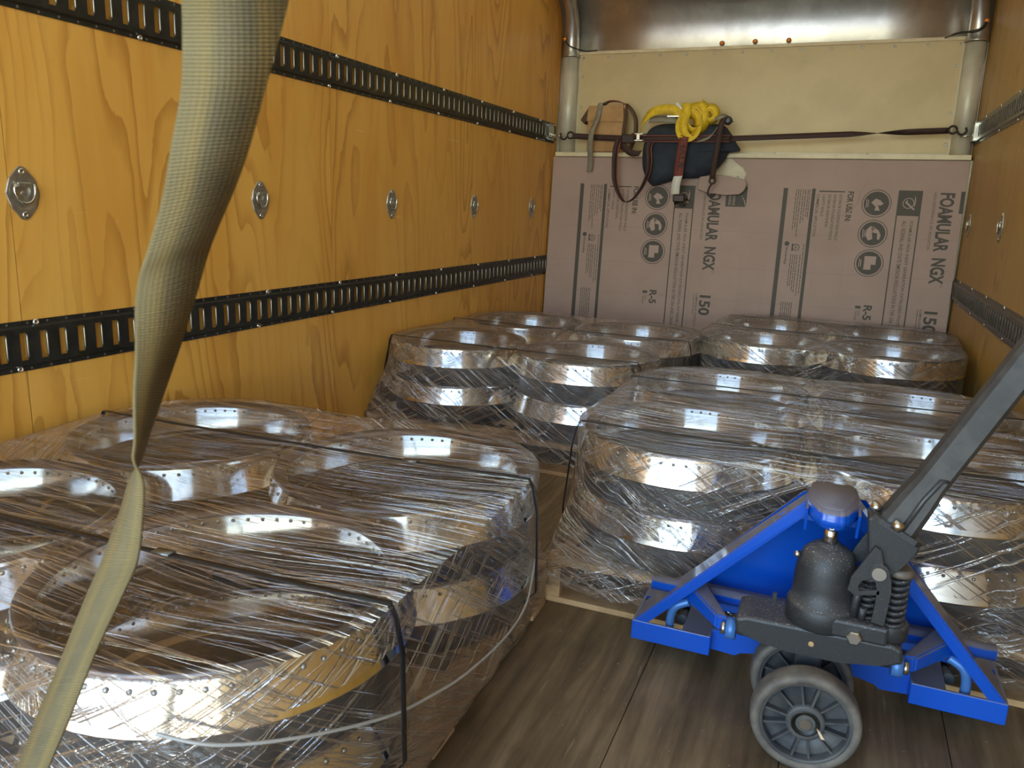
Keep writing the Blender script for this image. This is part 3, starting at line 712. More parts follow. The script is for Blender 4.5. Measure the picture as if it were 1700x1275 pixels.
rt_ = MB().box((.595, 4.52, 1.440), (.645, 4.555, 1.448), .002).box((.595, 4.52, 1.478), (.645, 4.555, 1.486), .002).box((.61, 4.505, 1.445), (.632, 4.53, 1.482), .003)
rt_.cyl((.585, 4.53, 1.443), (.655, 4.53, 1.443), .006).cyl((.575, 4.53, 1.483), (.665, 4.53, 1.483), .006)
rt_.build('ratchet_buckle', CHROME, cs)
MB().box((.50, 4.57, 1.43), (.585, 4.585, 1.485), .006).build('ratchet_handle', BLACKI, cs)
MB().strap(catmull([(.505, 4.58, 1.44), (.53, 4.57, 1.40), (.58, 4.56, 1.37), (.63, 4.56, 1.372)]), (.5, 0, .8), .04, .003).build('slack_webbing', WEBB, cs)
# hanging loop of strap left of the blanket
lp = empty('hanging_strap_loop', (.52, 4.6, 1.2), 'dark red strap tail hanging in a long loop left of the navy blanket', 'strap')
lpp = catmull([(.475, 4.60, 1.46), (.465, 4.58, 1.40), (.465, 4.575, 1.30), (.475, 4.57, 1.20), (.51, 4.56, 1.12), (.555, 4.55, 1.075), (.61, 4.545, 1.10), (.66, 4.535, 1.17), (.69, 4.53, 1.25), (.695, 4.53, 1.33), (.685, 4.53, 1.40), (.70, 4.54, 1.45)])
wdl = [(.55+.45*math.cos(k*.09), .6, 0) for k in range(len(lpp))]
MB().strap(lpp, wdl, .036, .003).build('webbing', WEBB, lp)
MB().strap([p+Vector(w).normalized()*.018+Vector((0, -.002, 0)) for p, w in zip(lpp, wdl)], wdl, .005, .003).build('red_edging', WEBE, lp)
# lettered strap
hs = empty('lettered_strap', (.89, 4.53, 1.3), 'maroon strap lettered HAUL with a tan end, hanging over the blanket', 'strap')
hp = [(.90, 4.51, 1.462), (.895, 4.505, 1.40), (.888, 4.505, 1.32), (.882, 4.515, 1.235)]
MB().strap(catmull(hp), (1, 0, .04), .055, .003).build('webbing', WEBR, hs)
MB().strap(catmull([(.882, 4.512, 1.237), (.872, 4.515, 1.19), (.868, 4.53, 1.13)]), (1, 0, .06), .052, .004).build('tan_end', WHITEL, hs)
hm = MB(); ptext(hm, lambda u, s: Vector((.882+(1.455-s)*.05*0+u, 4.5015, s)), 'HAUL', 0, 0, 0, 0) if False else None
hm = MB()
vs, fs = textmesh('HAUL', .03)
V = [hm.bm.verts.new((.874+.036*b+.010*(1-a), 4.5015+(.005 if a < .1 else 0), 1.447-.18*a)) for a, b in vs]
for f in fs: hm.face([V[i] for i in f])
hm.build('lettering', WEBB, hs, fix=False)
MB().box((.85, 4.56, 1.085), (.92, 4.585, 1.13), .006).cyl((.86, 4.57, 1.075), (.94, 4.57, 1.105), .008).tube([(.89, 4.57, 1.11), (.90, 4.57, 1.06), (.93, 4.57, 1.07)], .006).build('dark_buckle', BLACKI, hs)
# strap with hook
hk = empty('hooked_strap', (1.08, 4.53, 1.3), 'dark strap with black open hook hanging over the right side of the blanket', 'strap')
kp = catmull([(1.15, 4.60, 1.555), (1.135, 4.56, 1.575), (1.115, 4.535, 1.56), (1.105, 4.52, 1.50), (1.10, 4.515, 1.42), (1.09, 4.52, 1.32), (1.082, 4.54, 1.23)])
MB().strap(kp, (1, .05, .05), .034, .004).build('webbing', WEBB, hk)
MB().lathe([(.026, 0), (.026, .02), (.01, .024)], (1.14, 4.57, 1.56), (0, -1, 0), 18, caps=True).build('rubber_cap', HANDLE, hk)
hh = [(1.082+.017*math.cos(t), 4.545, 1.215+.017*math.sin(t)) for t in [PI/2+k*2*PI/14 for k in range(14)]]
h2 = [(1.08, 4.545, 1.198), (1.068, 4.545, 1.175)]+[(1.083+.022*math.cos(t), 4.545, 1.145+.022*math.sin(t)) for t in [PI*.85+k*PI*1.1/10 for k in range(11)]]
MB().tube(hh, .006, 8, closed=True).tube(h2, .006, 8).build('hook', BLACKI, hk)
# silver track end fittings
for (x, y, z, s, lab) in ((0, 4.62, 1.50, 1, 'silver spring fitting at the end of the upper left track'), (WX, 4.66, 1.50, -1, 'silver spring fitting at the end of the upper right track')):
    e = empty('track_fitting', (x, y, z), lab, 'strap fitting', 'silver track fittings')
    a, b = sorted((x+s*.0125, x+s*.030))
    MB().box((a, y-.05, z-.05), (b, y+.05, z-.044), .001).box((a, y-.05, z+.044), (b, y+.05, z+.05), .001).box((a, y-.05, z-.05), (x+s*.0125+(.004 if s > 0 else 0), y+.05, z+.05), 0).build('bracket', CHROME, e)
    hx = MB()
    sp_ = [(x+s*(.026+.007*math.cos(t*2)), y+.045-.09*t/(9*PI), z-.02+.012*math.sin(t*2)) for t in [k*9*PI/120 for k in range(121)]]
    hx.tube(sp_, .0028, 6); hx.build('spring', CHROME, e)
    MB().tube([(x+s*.03, y+.04, z-.01), (x+s*.055, y+.045, z-.015), (x+s*.085, y+.045, z-.018)], .0045, 8).build('ring_link', CHROME, e)

# ------------------------------------------------------------------ pallets with wrapped rings
ringp = empty('riveted_metal_ring', (0, 0, 0))
nR = 56
MB().lathe([(.2875, -.078), (.2865, -.155), (.250, -.157), (.249, -.08)], n=nR).build('lower_wall', BODYM, ringp)
MB().lathe([(.2885, -.006), (.288, -.0005), (.286, .001), (.272, -.003), (.263, -.0065), (.2615, -.011)], n=nR).build('rolled_rim', RIMM, ringp)
for nm, prof_, r, h, sg in (('outer_band', [(.2885, -.006), (.289, -.011), (.2894, -.0125), (.3080, -.0755), (.3085, -.077), (.304, -.081), (.290, -.0815)], .2925, -.021, 1), ('inner_band', [(.2615, -.011), (.2610, -.0125), (.2475, -.068), (.2470, -.071), (.2470, -.085)], .2593, -.020, -1)):
    rv = MB().lathe(prof_, n=nR); rv.mi = 1
    for k in range(60):
        t = 2*PI*k/60
        if True:
            rv.lathe([(.0042, 0), (.0032, .0018), (.0006, .0028)], (r*math.cos(t), r*math.sin(t), h), (sg*math.cos(t), sg*math.sin(t), 0), 7)
    rv.build(nm, [RINGM, ZINC], ringp)
used = [False]
def place_ring(loc, rz, label):
    r = ringp if not used[0] else copy_tree(ringp)
    used[0] = True
    r.location = loc; r.rotation_euler = (0, 0, rz); tag(r, label, 'metal ring', 'riveted metal rings under stretch film'); return r

def pallet(cx, cy, hx, hy, rz, label, stringers='y'):
    e = empty('wooden_pallet', (cx, cy, 0), label, 'pallet', 'wooden pallets')
    e['_o'] = (0, 0, 0)
    n = 7; w = .095
    # stringers run along y, boards along x
    for k in range(3):
        x = -hx+.02+k*(hx-.02)
        MB().box((x-.019, -hy, .016), (x+.019, hy, .108), .002).build('stringer', PALLET, e)
    for k in range(n):
        y = -hy+w/2+k*(2*hy-w)/(n-1)
        MB().box((-hx, y-w/2, .1085), (hx, y+w/2, .127), .002).build('deck_board', PALLET, e)
    for k in range(3):
        y = -hy+w/2+k*(2*hy-w)/2
        MB().box((-hx, y-w/2, .0), (hx, y+w/2, .0155), .002).build('bottom_board', PALLET, e)
    e.rotation_euler = (0, 0, rz)
    return e

def film(cx, cy, hx, hy, rz, ztop, label, seed, px, py, jag=1.0, tail=None, ringR=.303, cxs=(.3,), nT=300):
    """stretch film shell: rounded hull on the rims, pulled down to the pallet"""
    a, b = hx, hy; c = ringR
    Rz = Matrix.Rotation(rz, 3, 'Z')
    def hull(t):   # rounded rectangle radius at angle t
        dx, dy = math.cos(t), math.sin(t); lo, hi = 0, 2
        for _ in range(22):
            r = (lo+hi)/2; x, y = abs(r*dx), abs(r*dy)
            qx, qy = max(x-(a-c), 0), max(y-(b-c), 0)
            ins = (x < a and y < b) and (math.hypot(qx, qy) < c)
            if ins: lo = r
            else: hi = r
        return lo
    def rect(t, A, B, rr=.03):
        dx, dy = abs(math.cos(t)), abs(math.sin(t))
        return min(A/max(dx, 1e-6), B/max(dy, 1e-6))
    rows = []
    nr_top = 22; nr_side = 30
    P3 = lambda x, y, z: Vector((cx, cy, 0))+Rz @ Vector((x, y, 0))+Vector((0, 0, z))
    hl = [hull(2*PI*k/nT) for k in range(nT)]
    def ringdist(x, y):  # distance below nearest rim support -> sag
        best = 9
        for sx in (-1, 1):
            for sy in (-1, 1):
                d = abs(math.hypot(x-sx*(a-c), y-sy*(b-c))-.285)
                best = min(best, d)
        return best
    for i in range(nr_top+1):
        row = []; s = (i/nr_top)**.85
        for k in range(nT):
            t = 2*PI*k/nT; r = hl[k]*s; x, y = r*math.cos(t), r*math.sin(t)
            d = ringdist(x, y)
            z = ztop+.0045-min(d, .2)*.055*(1 if d > .02 else d/.02)+noise.noise(Vector((x*3, y*13, seed)))*.004*min(1, d*8)
            row.append((x, y, z, (x*1.0, y*1.0)))
        rows.append(row)
    per = 0; cum = [0]
    for k in range(1, nT+1):
        t0, t1 = 2*PI*(k-1)/nT, 2*PI*k/nT
        p0 = Vector((hl[k-1]*math.cos(t0), hl[k-1]*math.sin(t0))); p1 = Vector((hl[k % nT]*math.cos(t1), hl[k % nT]*math.sin(t1)))
        per += (p1-p0).length; cum.append(per)
    for i in range(1, nr_side+1):
        row = []; s = i/nr_side; z = ztop-.002-(ztop-.045)*s
        for k in range(nT):
            t = 2*PI*k/nT
            rt0 = hl[k]+.004; rb = rect(t, px, py)+.006
            corner = max(0, rb-rt0)
            f = min(1, max(0, (s-.14)/.62))
            # the film bridges straight from band to pallet; fins at the corners
            f2 = f**(1.0 if corner > .03 else .9)
            r = rt0+(rb-rt0)*f2
            wr = noise.noise(Vector((math.cos(t)*5*1.3+seed, math.sin(t)*5*1.3, z*3+seed)))
            fine_ = noise.noise(Vector((math.cos(t)*22+seed, math.sin(t)*22, z*9)))
            env = math.sin(PI*min(1, s*1.02))
            r += (wr*.020+fine_*.007)*env*jag*(.5+min(corner*8, 1.6)) - .014*env*(corner < .03) + (.006 if s > .75 else 0)
            r = max(r, rt0-.006 if s < .9 else rb)
            zz = z+noise.noise(Vector((math.cos(t)*7, math.sin(t)*7, seed*3)))*.02*max(0, s-.6)*2.5
            row.append((r*math.cos(t), r*math.sin(t), zz, None))
        rows.append(row)
    mb = MB(); uvl = mb.bm.loops.layers.uv.verify()
    VV = [[mb.bm.verts.new(P3(x, y, z)) for x, y, z, _ in row] for row in rows]
    ctr = None
    for i in range(1, len(rows)):
        for k in range(nT):
            k2 = (k+1) % nT
            mb.mi = int(i > nr_top)
            vs = [VV[i-1][k], VV[i-1][k2], VV[i][k2], VV[i][k]]
            if i == 1 and False: continue
            f = mb.face(vs, True)
            if not f: continue
            for lp, (ii, kk) in zip(f.loops, ((i-1, k), (i-1, k+1), (i, k+1), (i, k))):
                x, y, z, u = rows[ii][kk % nT]
                if i <= nr_top: lp[uvl].uv = (x+seed, y)
                else: lp[uvl].uv = (cum[kk]*1.0+seed*2+z*.9, z*1.5)
    bmesh.ops.remove_doubles(mb.bm, verts=VV[0], dist=.001)
    o = mb.build('stretch_wrap', [FILM, FILMS], fix=True)
    tag(o, label, 'plastic wrap', 'clear plastic wraps')
    if tail:
        MB().tube(catmull(tail, 6), .0024, 6).build('twisted_film_edge', mat('cloudy_film', (.42, .40, .36), .3), o)
    return o, P3

def band(P3, hx, hy, px, v, ztop, label, along='x', seal=.1, sag=0.):
    """black strapping over the load: across in local x at local y=v"""
    hy_ = hy; c_ = .303; ex = max(0, abs(v)-(hy_-c_)); hx = hx-c_+math.sqrt(max(c_*c_-ex*ex, .01))
    e = empty('packing_band', tuple(P3(0, v, ztop)), label, 'packing band', 'black packing bands')
    def q(x, z): return P3(x, v, z)
    top = [q(-hx-.004, ztop-.01), q(-hx+.006, ztop+.009)]+[q(-hx+.006+(2*hx-.012)*k/14, ztop+.0085-sag*math.sin(PI*k/14)) for k in range(1, 14)]+[q(hx-.006, ztop+.009), q(hx+.004, ztop-.01)]
    w_ = max(px-hx, 0)
    sd = [q(hx+.016, ztop-.07), q(max(hx, px)+.020, .20), q(px+.016, .13), q(px+.014, .06)]
    sl = [q(-px-.014, .06), q(-px-.016, .13), q(-max(hx, px)-.020, .20), q(-hx-.016, ztop-.07)]
    pts = sl+top+sd
    wdir = P3(0, 1, 0)-P3(0, 0, 0)
    mbb = MB(); mbb.strap(pts, wdir, .013, .0015); mbb.build('plastic_band', BAND, e)
    c = q(hx*seal, ztop+.0105-sag*.9)
    xd = (P3(1, 0, 0)-P3(0, 0, 0)).normalized()
    MB().strap([c-xd*.018, c+xd*.018], wdir, .018, .004).build('metal_seal', SEAL, e)
    return e

def load(cx, cy, rz, ztop, spots, tier, where, seed, hull_h=(.6, .6), ph=(.6, .6), bands=(), jag=1., tail=None):
    Rz = Matrix.Rotation(rz, 3, 'Z')
    pallet(cx, cy, ph[0], ph[1], rz, 'wooden pallet under the wrapped rings, %s' % where)
    pos = (('front left', -1, -1), ('front right', 1, -1), ('back left', -1, 1), ('back right', 1, 1))
    for nm, sx, sy in pos:
        for lv in (0, 1):
            p = Vector((cx, cy, 0))+Rz @ Vector((sx*(hull_h[0]-.303), sy*(hull_h[1]-.303), 0))
            place_ring((p.x, p.y, ztop-.002-.1585*lv), rz+seed+sx, '%s riveted metal ring of the %s stack, %s' % (('upper', 'lower')[lv], nm, where))
    o, P3 = film(cx, cy, hull_h[0]+.003, hull_h[1]+.003, rz, ztop, 'clear stretch wrap pulled around the rings, %s' % where, seed, ph[0], ph[1], jag, tail)
    for v, seal, bl_, sag in bands:
        band(P3, hull_h[0]+.005, hull_h[1]+.005, ph[0], v, ztop, 'black packing band over the %s rings, %s' % (bl_, where), seal=seal, sag=sag)
    return P3
Z1 = .45
load(.69, .76, .025, Z1, None, 2, 'load nearest the camera', 1.0, (.605, .603), (.555, .61), ((-.30, .30, 'front', .004), (.30, .52, 'back', .004)), tail=[(1.16, .175, .40), (1.22, .21, .38), (1.28, .30, .35), (1.318, .44, .30), (1.325, .559, .262), (1.328, .691, .228), (1.325, .881, .20), (1.31, 1.03, .20), (1.28, 1.15, .24)])
load(1.82, 2.01, 0, Z1, None, 2, 'load behind blue jack', 2.3, (.605, .603), (.6, .6), ((-.42, -.2, 'front', .004), (.25, -.05, 'back', .004)))
load(.645, 3.05, -.05, Z1, None, 2, 'middle load by left wall', 4.1, (.605, .66), (.6, .66), ((-.52, -.1, 'front', .003), (.12, 0, 'back', .003)))
load(1.84, 3.82, -.05, Z1+.0, None, 2, 'far right load', 5.7, (.585, .60), (.57, .58), ((-.05, 0, 'front', .003), (.4, .2, 'back', .003)))

# ------------------------------------------------------------------ pallet jack
J = empty('pallet_jack', (1.88, 1.15, 0), 'blue hand pallet jack with black pump and handle leaning right', 'pallet jack')
def fork(x0, x1, outer):
    mb = MB(); z0, z1 = .054, .101; y0 = 1.23; t = .007
    mb.box((x0, y0, z0), (x1, y0+t, z1), .002)
    mb.box((x0, y0+t, z0), (x0+t, 1.95, z1), .0015); mb.box((x1-t, y0+t, z0), (x1, 1.95, z1), .0015)
    mb.box((x0+t, 1.36, z1-.006), (x1-t, 1.95, z1), 0)
    # inner cover plate
    if outer < 0: mb.box((x1-.065, y0+t, z1-.006), (x1-t, 1.36, z1-.001))
    else: mb.box((x0+t, y0+t, z1-.006), (x0+.065, 1.36, z1-.001))
    return mb.build('fork', BLUE, J)
fork(1.497, 1.677, -1); fork(2.083, 2.258, 1)
mb = MB().tube([(1.60, 1.30, .09), (1.60, 1.42, .06)], .012).build('push_rod', CAST, J); MB().tube([(2.16, 1.30, .09), (2.16, 1.42, .06)], .012).build('push_rod', CAST, J)
def gusset(xb, xt, s):
    mb = MB()
    # profile in x-z, extruded in y
    w = .020
    A = [(xb, 1.232, .098), (xb+s*.032, 1.232, .098), (xt+s*.006, 1.165, .455), (xt, 1.165, .484)]
    B = [(p[0], p[1]+d, p[2]) for p, d in zip(A, (.098, .098, .055, .055))]
    a = [mb.bm.verts.new(p) for p in A]; b = [mb.bm.verts.new(p) for p in B]
    mb.face(a); mb.face(list(reversed(b)))
    for k in range(4): mb.face([a[k], b[k], b[(k+1) % 4], a[(k+1) % 4]])
    bmesh.ops.recalc_face_normals(mb.bm, faces=mb.bm.faces[:])
    bmesh.ops.bevel(mb.bm, geom=mb.bm.edges[:], offset=.003, segments=2, affect='EDGES')
    return mb.build('sloping_brace', BLUE, J)
gusset(1.500, 1.848, 1); gusset(2.256, 1.936, -1)
MB().prism([(1.56, 1.335, .15), (2.20, 1.335, .15), (1.955, 1.26, .465), (1.835, 1.26, .465)], (0, 0, 0), (0, .006, 0)).build('back_plate', BLUE, J)
MB().prism([(1.79, 1.20, .425), (1.99, 1.20, .425), (1.945, 1.20, .468), (1.843, 1.20, .468)], (0, 0, 0), (0, .004, 0)).build('head_web', BLUE, J)
MB().box((1.575, 1.275, .145), (2.19, 1.334, .183), .006).build('cross_ledge', BLUE, J)
ap = [(1.677, 1.262, .055), (1.677, 1.262, .105), (2.083, 1.262, .105), (2.083, 1.262, .055), (2.03, 1.262, .052)]+[(1.88-.15*math.cos(PI-t)*-1 if False else 1.88+.15*math.cos(t), 1.262, .052+.022*math.sin(t)) for t in [k*PI/8 for k in range(1, 8)]]+[(1.73, 1.262, .052)]
MB().prism(ap, (0, 0, 0), (0, .008, 0)).build('lower_apron', BLUE, J)
MB().cyl((1.533, 1.262, .190), (2.226, 1.262, .190), .0165, 24).build('pivot_tube', BLUE, J)
for s, xo, xi in ((1, 1.60, 1.722), (-1, 2.165, 2.045)):
    mb = MB()
    a = [(xo, 1.262, .170), (xo+s*.055, 1.262, .170), (xo+s*.055, 1.262, .214), (xo, 1.262, .212)]
    b = [(xi-s*.028, 1.135, .176), (xi, 1.13, .176), (xi, 1.13, .208), (xi-s*.028, 1.135, .208)]
    A = [mb.bm.verts.new(p) for p in a]; B = [mb.bm.verts.new(p) for p in b]
    mb.face(A); mb.face(list(reversed(B)))
    for k in range(4): mb.face([A[k], B[k], B[(k+1) % 4], A[(k+1) % 4]])
    bmesh.ops.recalc_face_normals(mb.bm, faces=mb.bm.faces[:]); bmesh.ops.bevel(mb.bm, geom=mb.bm.edges[:], offset=.004, segments=2, affect='EDGES')
    arm = mb.build('rocker_arm', BLUE, J)
    MB().cyl((xi-s*.004, 1.122, .192), (xi+s*.016, 1.122, .192), .022, 24).build('eye', BLUEL, arm)
    MB().cyl((xi-s*.014, 1.118, .192), (xi-s*.004, 1.118, .192), .013, 18).build('pin', STEEL, arm)
    MB().tube(catmull([(xo+s*.02, 1.25, .165), (xo-s*.008, 1.245, .150), (xo-s*.018, 1.25, .12), (xo-s*.020, 1.262, .07)]), .010, 10).build('bent_link', BLUEL, arm)
# dark cross beam
bm_pts = [(1.738, .250), (1.76, .258), (2.02, .262), (2.038, .255), (2.042, .228), (2.00, .216), (1.93, .205), (1.84, .204), (1.79, .210), (1.742, .218)]
MB().prism([(x, 1.056, z) for x, z in bm_pts], (0, 0, 0), (0, .105, 0), .006).build('cross_beam', CAST, J)
MB().box((1.800, 1.15, .255), (1.808, 1.156, .275)).build('beam_clip', CAST, J)
MB().lathe([(.0055, 0), (.0055, .003), (.003, .004)], (1.882, 1.056, .232), (0, -1, 0), 12, caps=True).build('grease_nipple', PALLET, J)
# pump
pc = (1.893, 1.11)
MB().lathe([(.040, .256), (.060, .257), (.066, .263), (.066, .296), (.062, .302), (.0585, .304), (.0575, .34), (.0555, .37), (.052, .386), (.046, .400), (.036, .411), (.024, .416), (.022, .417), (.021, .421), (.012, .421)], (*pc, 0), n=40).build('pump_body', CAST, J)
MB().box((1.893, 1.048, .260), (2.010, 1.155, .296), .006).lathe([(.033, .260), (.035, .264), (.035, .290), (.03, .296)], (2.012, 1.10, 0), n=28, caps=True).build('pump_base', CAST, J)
MB().lathe([(.0135, 0), (.0135, .010), (.0115, .012)], (1.953, 1.048, .270), (0, -1, 0), 6, smooth=False, caps=True).build('hex_bolt', STEEL, J)
MB().lathe([(.013, .412), (.013, .458)], (*pc, 0), n=24, caps=True).build('piston', PISTON, J)
MB().lathe([(.020, .452), (.026, .456), (.026, .474), (.022, .478)], (*pc, 0), n=28, caps=True).build('piston_cap', BLUE, J)
MB().lathe([(.0065, 0), (.0065, .004), (.0038, .004), (.003, .001), (.0004, .001)], (1.893, 1.085, .462), (0, -1, 0), 16).build('socket_screw', STEEL, J)
MB().lathe([(.006, 0), (.007, .006), (.004, .010)], (1.842, 1.095, .392), (-1, -.3, .1), 14, caps=True).build('side_plug', STEEL, J)
hd = [(1.846, 1.235), (1.840, 1.16), (1.846, 1.115), (1.866, 1.068), (1.878, 1.060), (1.905, 1.060), (1.918, 1.068), (1.936, 1.12), (1.942, 1.17), (1.935, 1.235)]
mb = MB()
A = [mb.bm.verts.new((x, y, .466)) for x, y in hd]; B = [mb.bm.verts.new((x, y, .486)) for x, y in hd]
cx_, cy_ = 1.891, 1.15
C_ = [mb.bm.verts.new((cx_+(x-cx_)*.88, cy_+(y-cy_)*.9, .503)) for x, y in hd]
mb.face(A); mb.face(list(reversed(C_)))
for X1, X2 in ((A, B), (B, C_)):
    for k in range(10): mb.face([X1[k], X1[(k+1) % 10], X2[(k+1) % 10], X2[k]])
bmesh.ops.recalc_face_normals(mb.bm, faces=mb.bm.faces[:]); bmesh.ops.bevel(mb.bm, geom=mb.bm.edges[:], offset=.004, segments=3, affect='EDGES')
for f in mb.bm.faces: f.smooth = True
mb.build('head_cap', BLUE, J)
for s, x in ((-1, 1.848), (1, 1.936)):
    MB().prism([(x, 1.10, .485), (x, 1.16, .49), (x, 1.16, .44), (x, 1.13, .43)], (0, 0, 0), (s*.005, 0, 0)).build('head_side_plate', BLUE, J)
st = MB().prism([(1.838, 1.312, .33), (1.962, 1.312, .31), (1.955, 1.292, .40), (1.838, 1.289, .418)], (0, -.012, 0), (0, .001, 0)).build('sticker', PAPER, J)
mk = MB()
for (x0, z0, x1, z1) in ((1.85, .398, 1.866, .392), (1.845, .384, 1.862, .40), (1.90, .386, 1.94, .382), (1.92, .376, 1.955, .372), (1.85, .37, 1.87, .366), (1.93, .362, 1.95, .358)):
    yv = lambda z: 1.312-(z-.32)*.235-.0135
    mk.tube([(x0, yv(z0), z0), (x1, yv(z1), z1)], .0012, 4)
mk.build('sticker_drawing', WIRE, J)
# lever side plates
def plate(y, dx=0, dz=0):
    mb = MB(); t = .010
    arm = [(1.931, .361), (1.934, .385), (1.967, .453), (1.978, .447), (1.985, .425), (1.975, .395), (1.952, .385), (1.946, .372), (1.950, .362), (1.985, .372), (1.985, .362), (1.944, .352)]
    post = [(1.975, .418), (1.993, .415), (2.001, .395), (2.004, .370), (2.000, .303), (1.977, .307), (1.980, .343), (1.981, .372), (1.972, .395)]
    for pl_ in (arm, post): mb.prism([(x+dx, y, z+dz) for x, z in pl_], (0, 0, 0), (0, t, 0), .0012)
    mb.lathe([(.0175, 0), (.0175, .016)], (1.979+dx, y-.004, .405+dz), (0, 1, 0), 24, caps=True)
    return mb.build('lever_side_plate', CAST, J)
plate(1.043); plate(1.125, -.008, .0)
MB().lathe([(.0125, 0), (.012, .004)], (1.979, 1.039, .405), (0, -1, 0), 24, caps=True).cyl((1.979, 1.04, .405), (1.972, 1.136, .405), .011).build('pivot_pin', STEEL, J)
br = [(1.960, .420), (1.972, .395), (1.995, .390), (2.012, .412), (2.036, .444), (2.040, .462), (2.034, .468), (1.958, .506), (1.950, .498)]
MB().prism([(x, 1.056, z) for x, z in br], (0, 0, 0), (0, .066, 0), .004).build('handle_socket', CAST, J)
HD = Vector((.155, .035, .30)).normalized()       # direction of the handle
hb = Vector((1.998, 1.088, .483))
side = HD.cross(Vector((0, 1, 0))).normalized()     # in-plane across
dep = HD.cross(side).normalized()
def oct_(c, hw, hd_, ch=.3):
    pts = []
    for a, b in ((-1, -1+ch), (-1, 1-ch), (-1+ch, 1), (1-ch, 1), (1, 1-ch), (1, -1+ch), (1-ch, -1), (-1+ch, -1)): pts.append(c+side*hw*a+dep*hd_*b)
    return pts
def loft(secs, name, m):
    mb = MB(); R = [[mb.bm.verts.new(p) for p in s_] for s_ in secs]
    for A, B in zip(R, R[1:]):
        for k in range(len(A)): mb.face([A[k], A[(k+1) % len(A)], B[(k+1) % len(A)], B[k]])
    mb.face(R[0]); mb.face(list(reversed(R[-1])))
    return mb.build(name, m, J)
loft([oct_(hb-HD*.006, .047, .040, .25), oct_(hb+HD*.004, .047, .040, .25)], 'socket_flange', CAST)
loft([oct_(hb+HD*.002, .034, .030), oct_(hb+HD*.06, .031, .028), oct_(hb+HD*.10, .0265, .026), oct_(hb+HD*1.02, .024, .022)], 'handle_bar', HANDLE)
ridge = MB(); ridge.tube([hb+HD*.005+side*(-.006)+dep*.030, hb+HD*.07-side*.004+dep*.0275, hb+HD*.115-side*.008+dep*.026, hb+HD*.120-side*.018+dep*.022], .005, 8)
ridge.build('handle_rib', HANDLE, J)
for a, b in ((-.034, -1), (.012, -1)):
    pass
for c_ in (hb+side*.006+dep*.0385, hb+side*.0435-dep*.008):
    MB().cyl(c_, c_+HD*.017, .0095, 18).build('clamp_bolt', STEEL, J)
gp = hb+HD*1.02
MB().tube(catmull([gp, gp+HD*.05+dep*.09, gp+HD*.15+dep*.12, gp+HD*.22+dep*.06, gp+HD*.22-dep*.06, gp+HD*.15-dep*.12, gp+HD*.05-dep*.09, gp]), .013, 10).build('grip', HANDLE, J)
def coil(x, y, z0, z1, r, turns, rr, name):
    n = int(turns*18)
    return MB().tube([(x+r*math.cos(2*PI*k/18), y+r*math.sin(2*PI*k/18), z0+(z1-z0)*k/n) for k in range(n+1)], rr, 7).build(name, CAST, J)
coil(2.016, 1.085, .285, .392, .017, 8.5, .0042, 'return_spring'); coil(1.972, 1.095, .285, .375, .015, 7, .004, 'return_spring')
MB().lathe([(.024, 0), (.025, .004), (.025, .010), (.020, .014)], (2.016, 1.085, .393), n=24, caps=True).build('spring_cap', noisy('brown_cap', (.11, .085, .06), (.15, .12, .09), 30, .5), J)
MB().tube([(1.948, 1.075, .295), (1.950, 1.075, .33), (1.955, 1.075, .36)], .008, 10).tube([(1.962, 1.07, .295), (1.964, 1.07, .32)], .007, 10).build('valve_stem', CAST, J)
# wheels, axle pointing roughly at the camera
ax = Vector((-.10, 1, 0)).normalized(); wc = Vector((1.889, .99, .1)); wR = .1
def wheel(c, name):
    w = empty(name, (0, 0, 0)); w['_o'] = (1.88, 1.15, 0); w.parent = J
    q = [(.083, -.0235), (.094, -.024), (.0985, -.020), (.1, -.012), (.1, .012), (.0985, .020), (.094, .024), (.083, .0235)]
    mb = MB().lathe(q, c, ax, 56, closed=True); t = mb.build('tyre', TYRE, J)
    h = MB().lathe([(.083, -.021), (.079, -.0225), (.076, -.018), (.075, .018), (.079, .0225), (.083, .021)], c, ax, 56)
    h.lathe([(.030, -.019), (.034, -.020), (.036, -.010), (.036, .010), (.034, .020), (.030, .019)], c, ax, 32, caps=True)
    h.lathe([(.076, -.002), (.034, -.004), (.034, .004), (.076, .002)], c, ax, 40)
    q_ = Vector((0, 0, 1)).rotation_difference(ax).to_matrix()
    for k in range(4):
        for d in (-.21, .21):
            t_ = PI/4*0+k*PI/2+d+.12
            for t2 in (t_,):
                dr = q_ @ Vector((math.cos(t2), math.sin(t2), 0)); tn = q_ @ Vector((-math.sin(t2), math.cos(t2), 0))
                M = Matrix((dr, tn, ax)).transposed().to_4x4(); M.translation = c
                h.box((.033, -.0022, -.0165), (.077, .0022, .0165), 0, M)
    for k in range(4):
        t2 = k*PI/2+PI/4+.12
        dr = q_ @ Vector((math.cos(t2), math.sin(t2), 0)); tn = q_ @ Vector((-math.sin(t2), math.cos(t2), 0))
        M = Matrix((dr, tn, ax)).transposed().to_4x4(); M.translation = c
        h.box((.033, -.0018, -.014), (.077, .0018, .014), 0, M)
    hb_ = h.build('wheel_hub', HUB, t); hb_['_o'] = (1.88, 1.15, 0)
    MB().lathe([(.024, -.0205), (.026, -.0205), (.026, -.0195), (.018, -.0195), (.017, -.0175), (.0005, -.0175)], c, ax, 28).build('bearing', TRACK, t)
    MB().lathe([(.0105, -.0235), (.0108, -.022), (.0108, -.017)], c, ax, 20).cyl(c-ax*.0235, c-ax*.0234, .0105, 20).build('axle_end', STEEL, t)
    bpy.data.objects.remove(w)
    return t
wheel(wc+ax*.024, 'steer_wheel'); wheel(wc+ax*.165, 'steer_wheel')
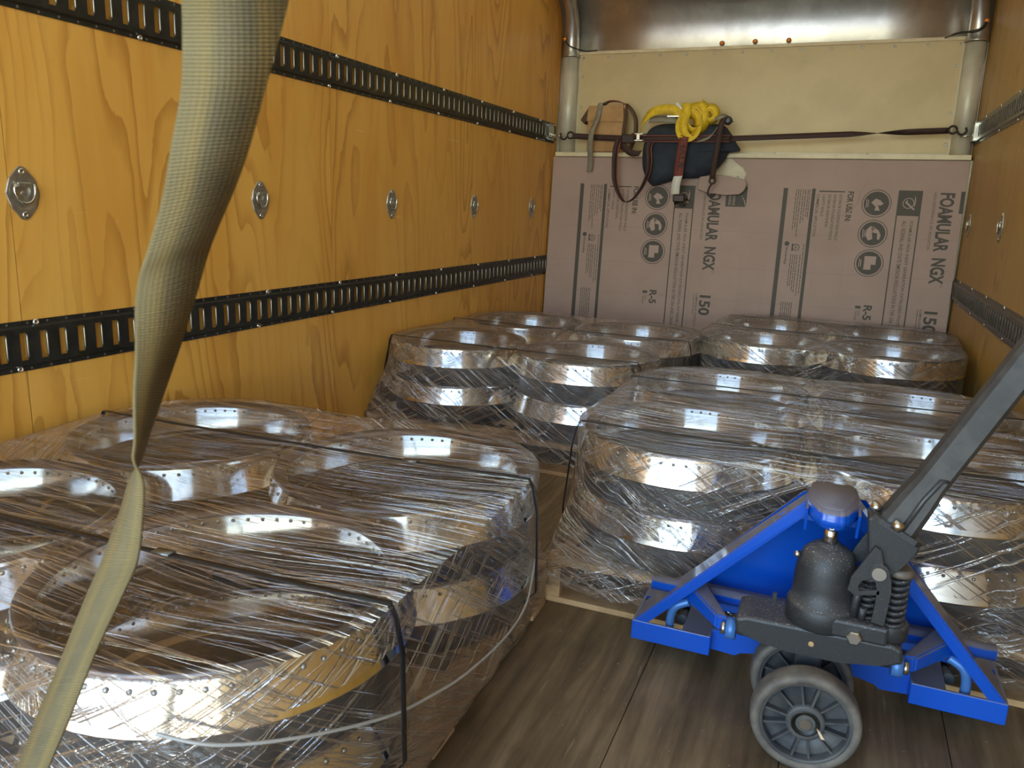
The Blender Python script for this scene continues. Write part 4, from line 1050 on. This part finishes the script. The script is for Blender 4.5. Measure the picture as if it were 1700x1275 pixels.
tag(MB().prism([(1.908, .996, .112), (1.914, .996, .108), (1.924, .996, .094), (1.917, .996, .094)], (0, -.028, 0), (0, .003, 0)).build('wood_chip', CHIP), 'small pale wood chip stuck on the hub of the near steer wheel', 'wood chip')
MB().cyl(wc+ax*.045, wc+ax*.145, .016, 18).box((1.855, 1.065, .085), (1.905, 1.13, .209), .006).build('axle_yoke', CAST, J)

# ------------------------------------------------------------------ hanging strap close to the camera
LE = [(302, -40), (302, 0), (303, 60), (300, 150), (283, 250), (270, 330), (245, 420), (232, 460), (225, 510), (226, 580), (223, 660), (224, 730), (222, 765), (215, 800), (200, 850), (170, 930), (140, 1000), (100, 1100), (70, 1170), (30, 1275), (10, 1330)]
RE = [(492, -40), (480, 0), (465, 60), (440, 150), (415, 240), (390, 310), (360, 380), (345, 420), (325, 490), (298, 575), (268, 660), (244, 730), (233, 765), (237, 800), (236, 860), (228, 930), (205, 985), (160, 1080), (120, 1180), (80, 1275), (58, 1330)]
DT = [0, .0, .0029, .0071, .0079, .0095, .0088, .0083, .0109, .0152, .0185, .0209, .0216, .0205, .0188, .015, .0126, .0123, .0148, .0137, .0136]
A_, B_ = [], []
for i, (l, r, d) in enumerate(zip(LE, RE, DT)):
    t = .36+.26*i/20
    if i > 12: l, r = r, l
    A_.append(CAM+ray(*l)*(t-d)); B_.append(CAM+ray(*r)*(t+d))
# continue up to the roof and down to the floor
dA, dB = A_[1]-A_[3], B_[1]-B_[3]; d = (dA+dB)/2; k = (ZC-.04-A_[0].z)/d.z
topA, topB = A_[0]+d*k, B_[0]+d*k
d2 = ((A_[-1]-A_[-4])+(B_[-1]-B_[-4]))/2; k2 = (.004-A_[-1].z)/d2.z
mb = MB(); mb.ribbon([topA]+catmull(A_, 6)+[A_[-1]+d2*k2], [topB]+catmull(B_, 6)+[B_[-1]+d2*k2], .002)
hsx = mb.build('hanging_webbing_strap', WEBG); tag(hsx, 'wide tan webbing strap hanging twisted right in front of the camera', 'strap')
for o in bpy.data.objects:
    if '_o' in o: del o['_o']
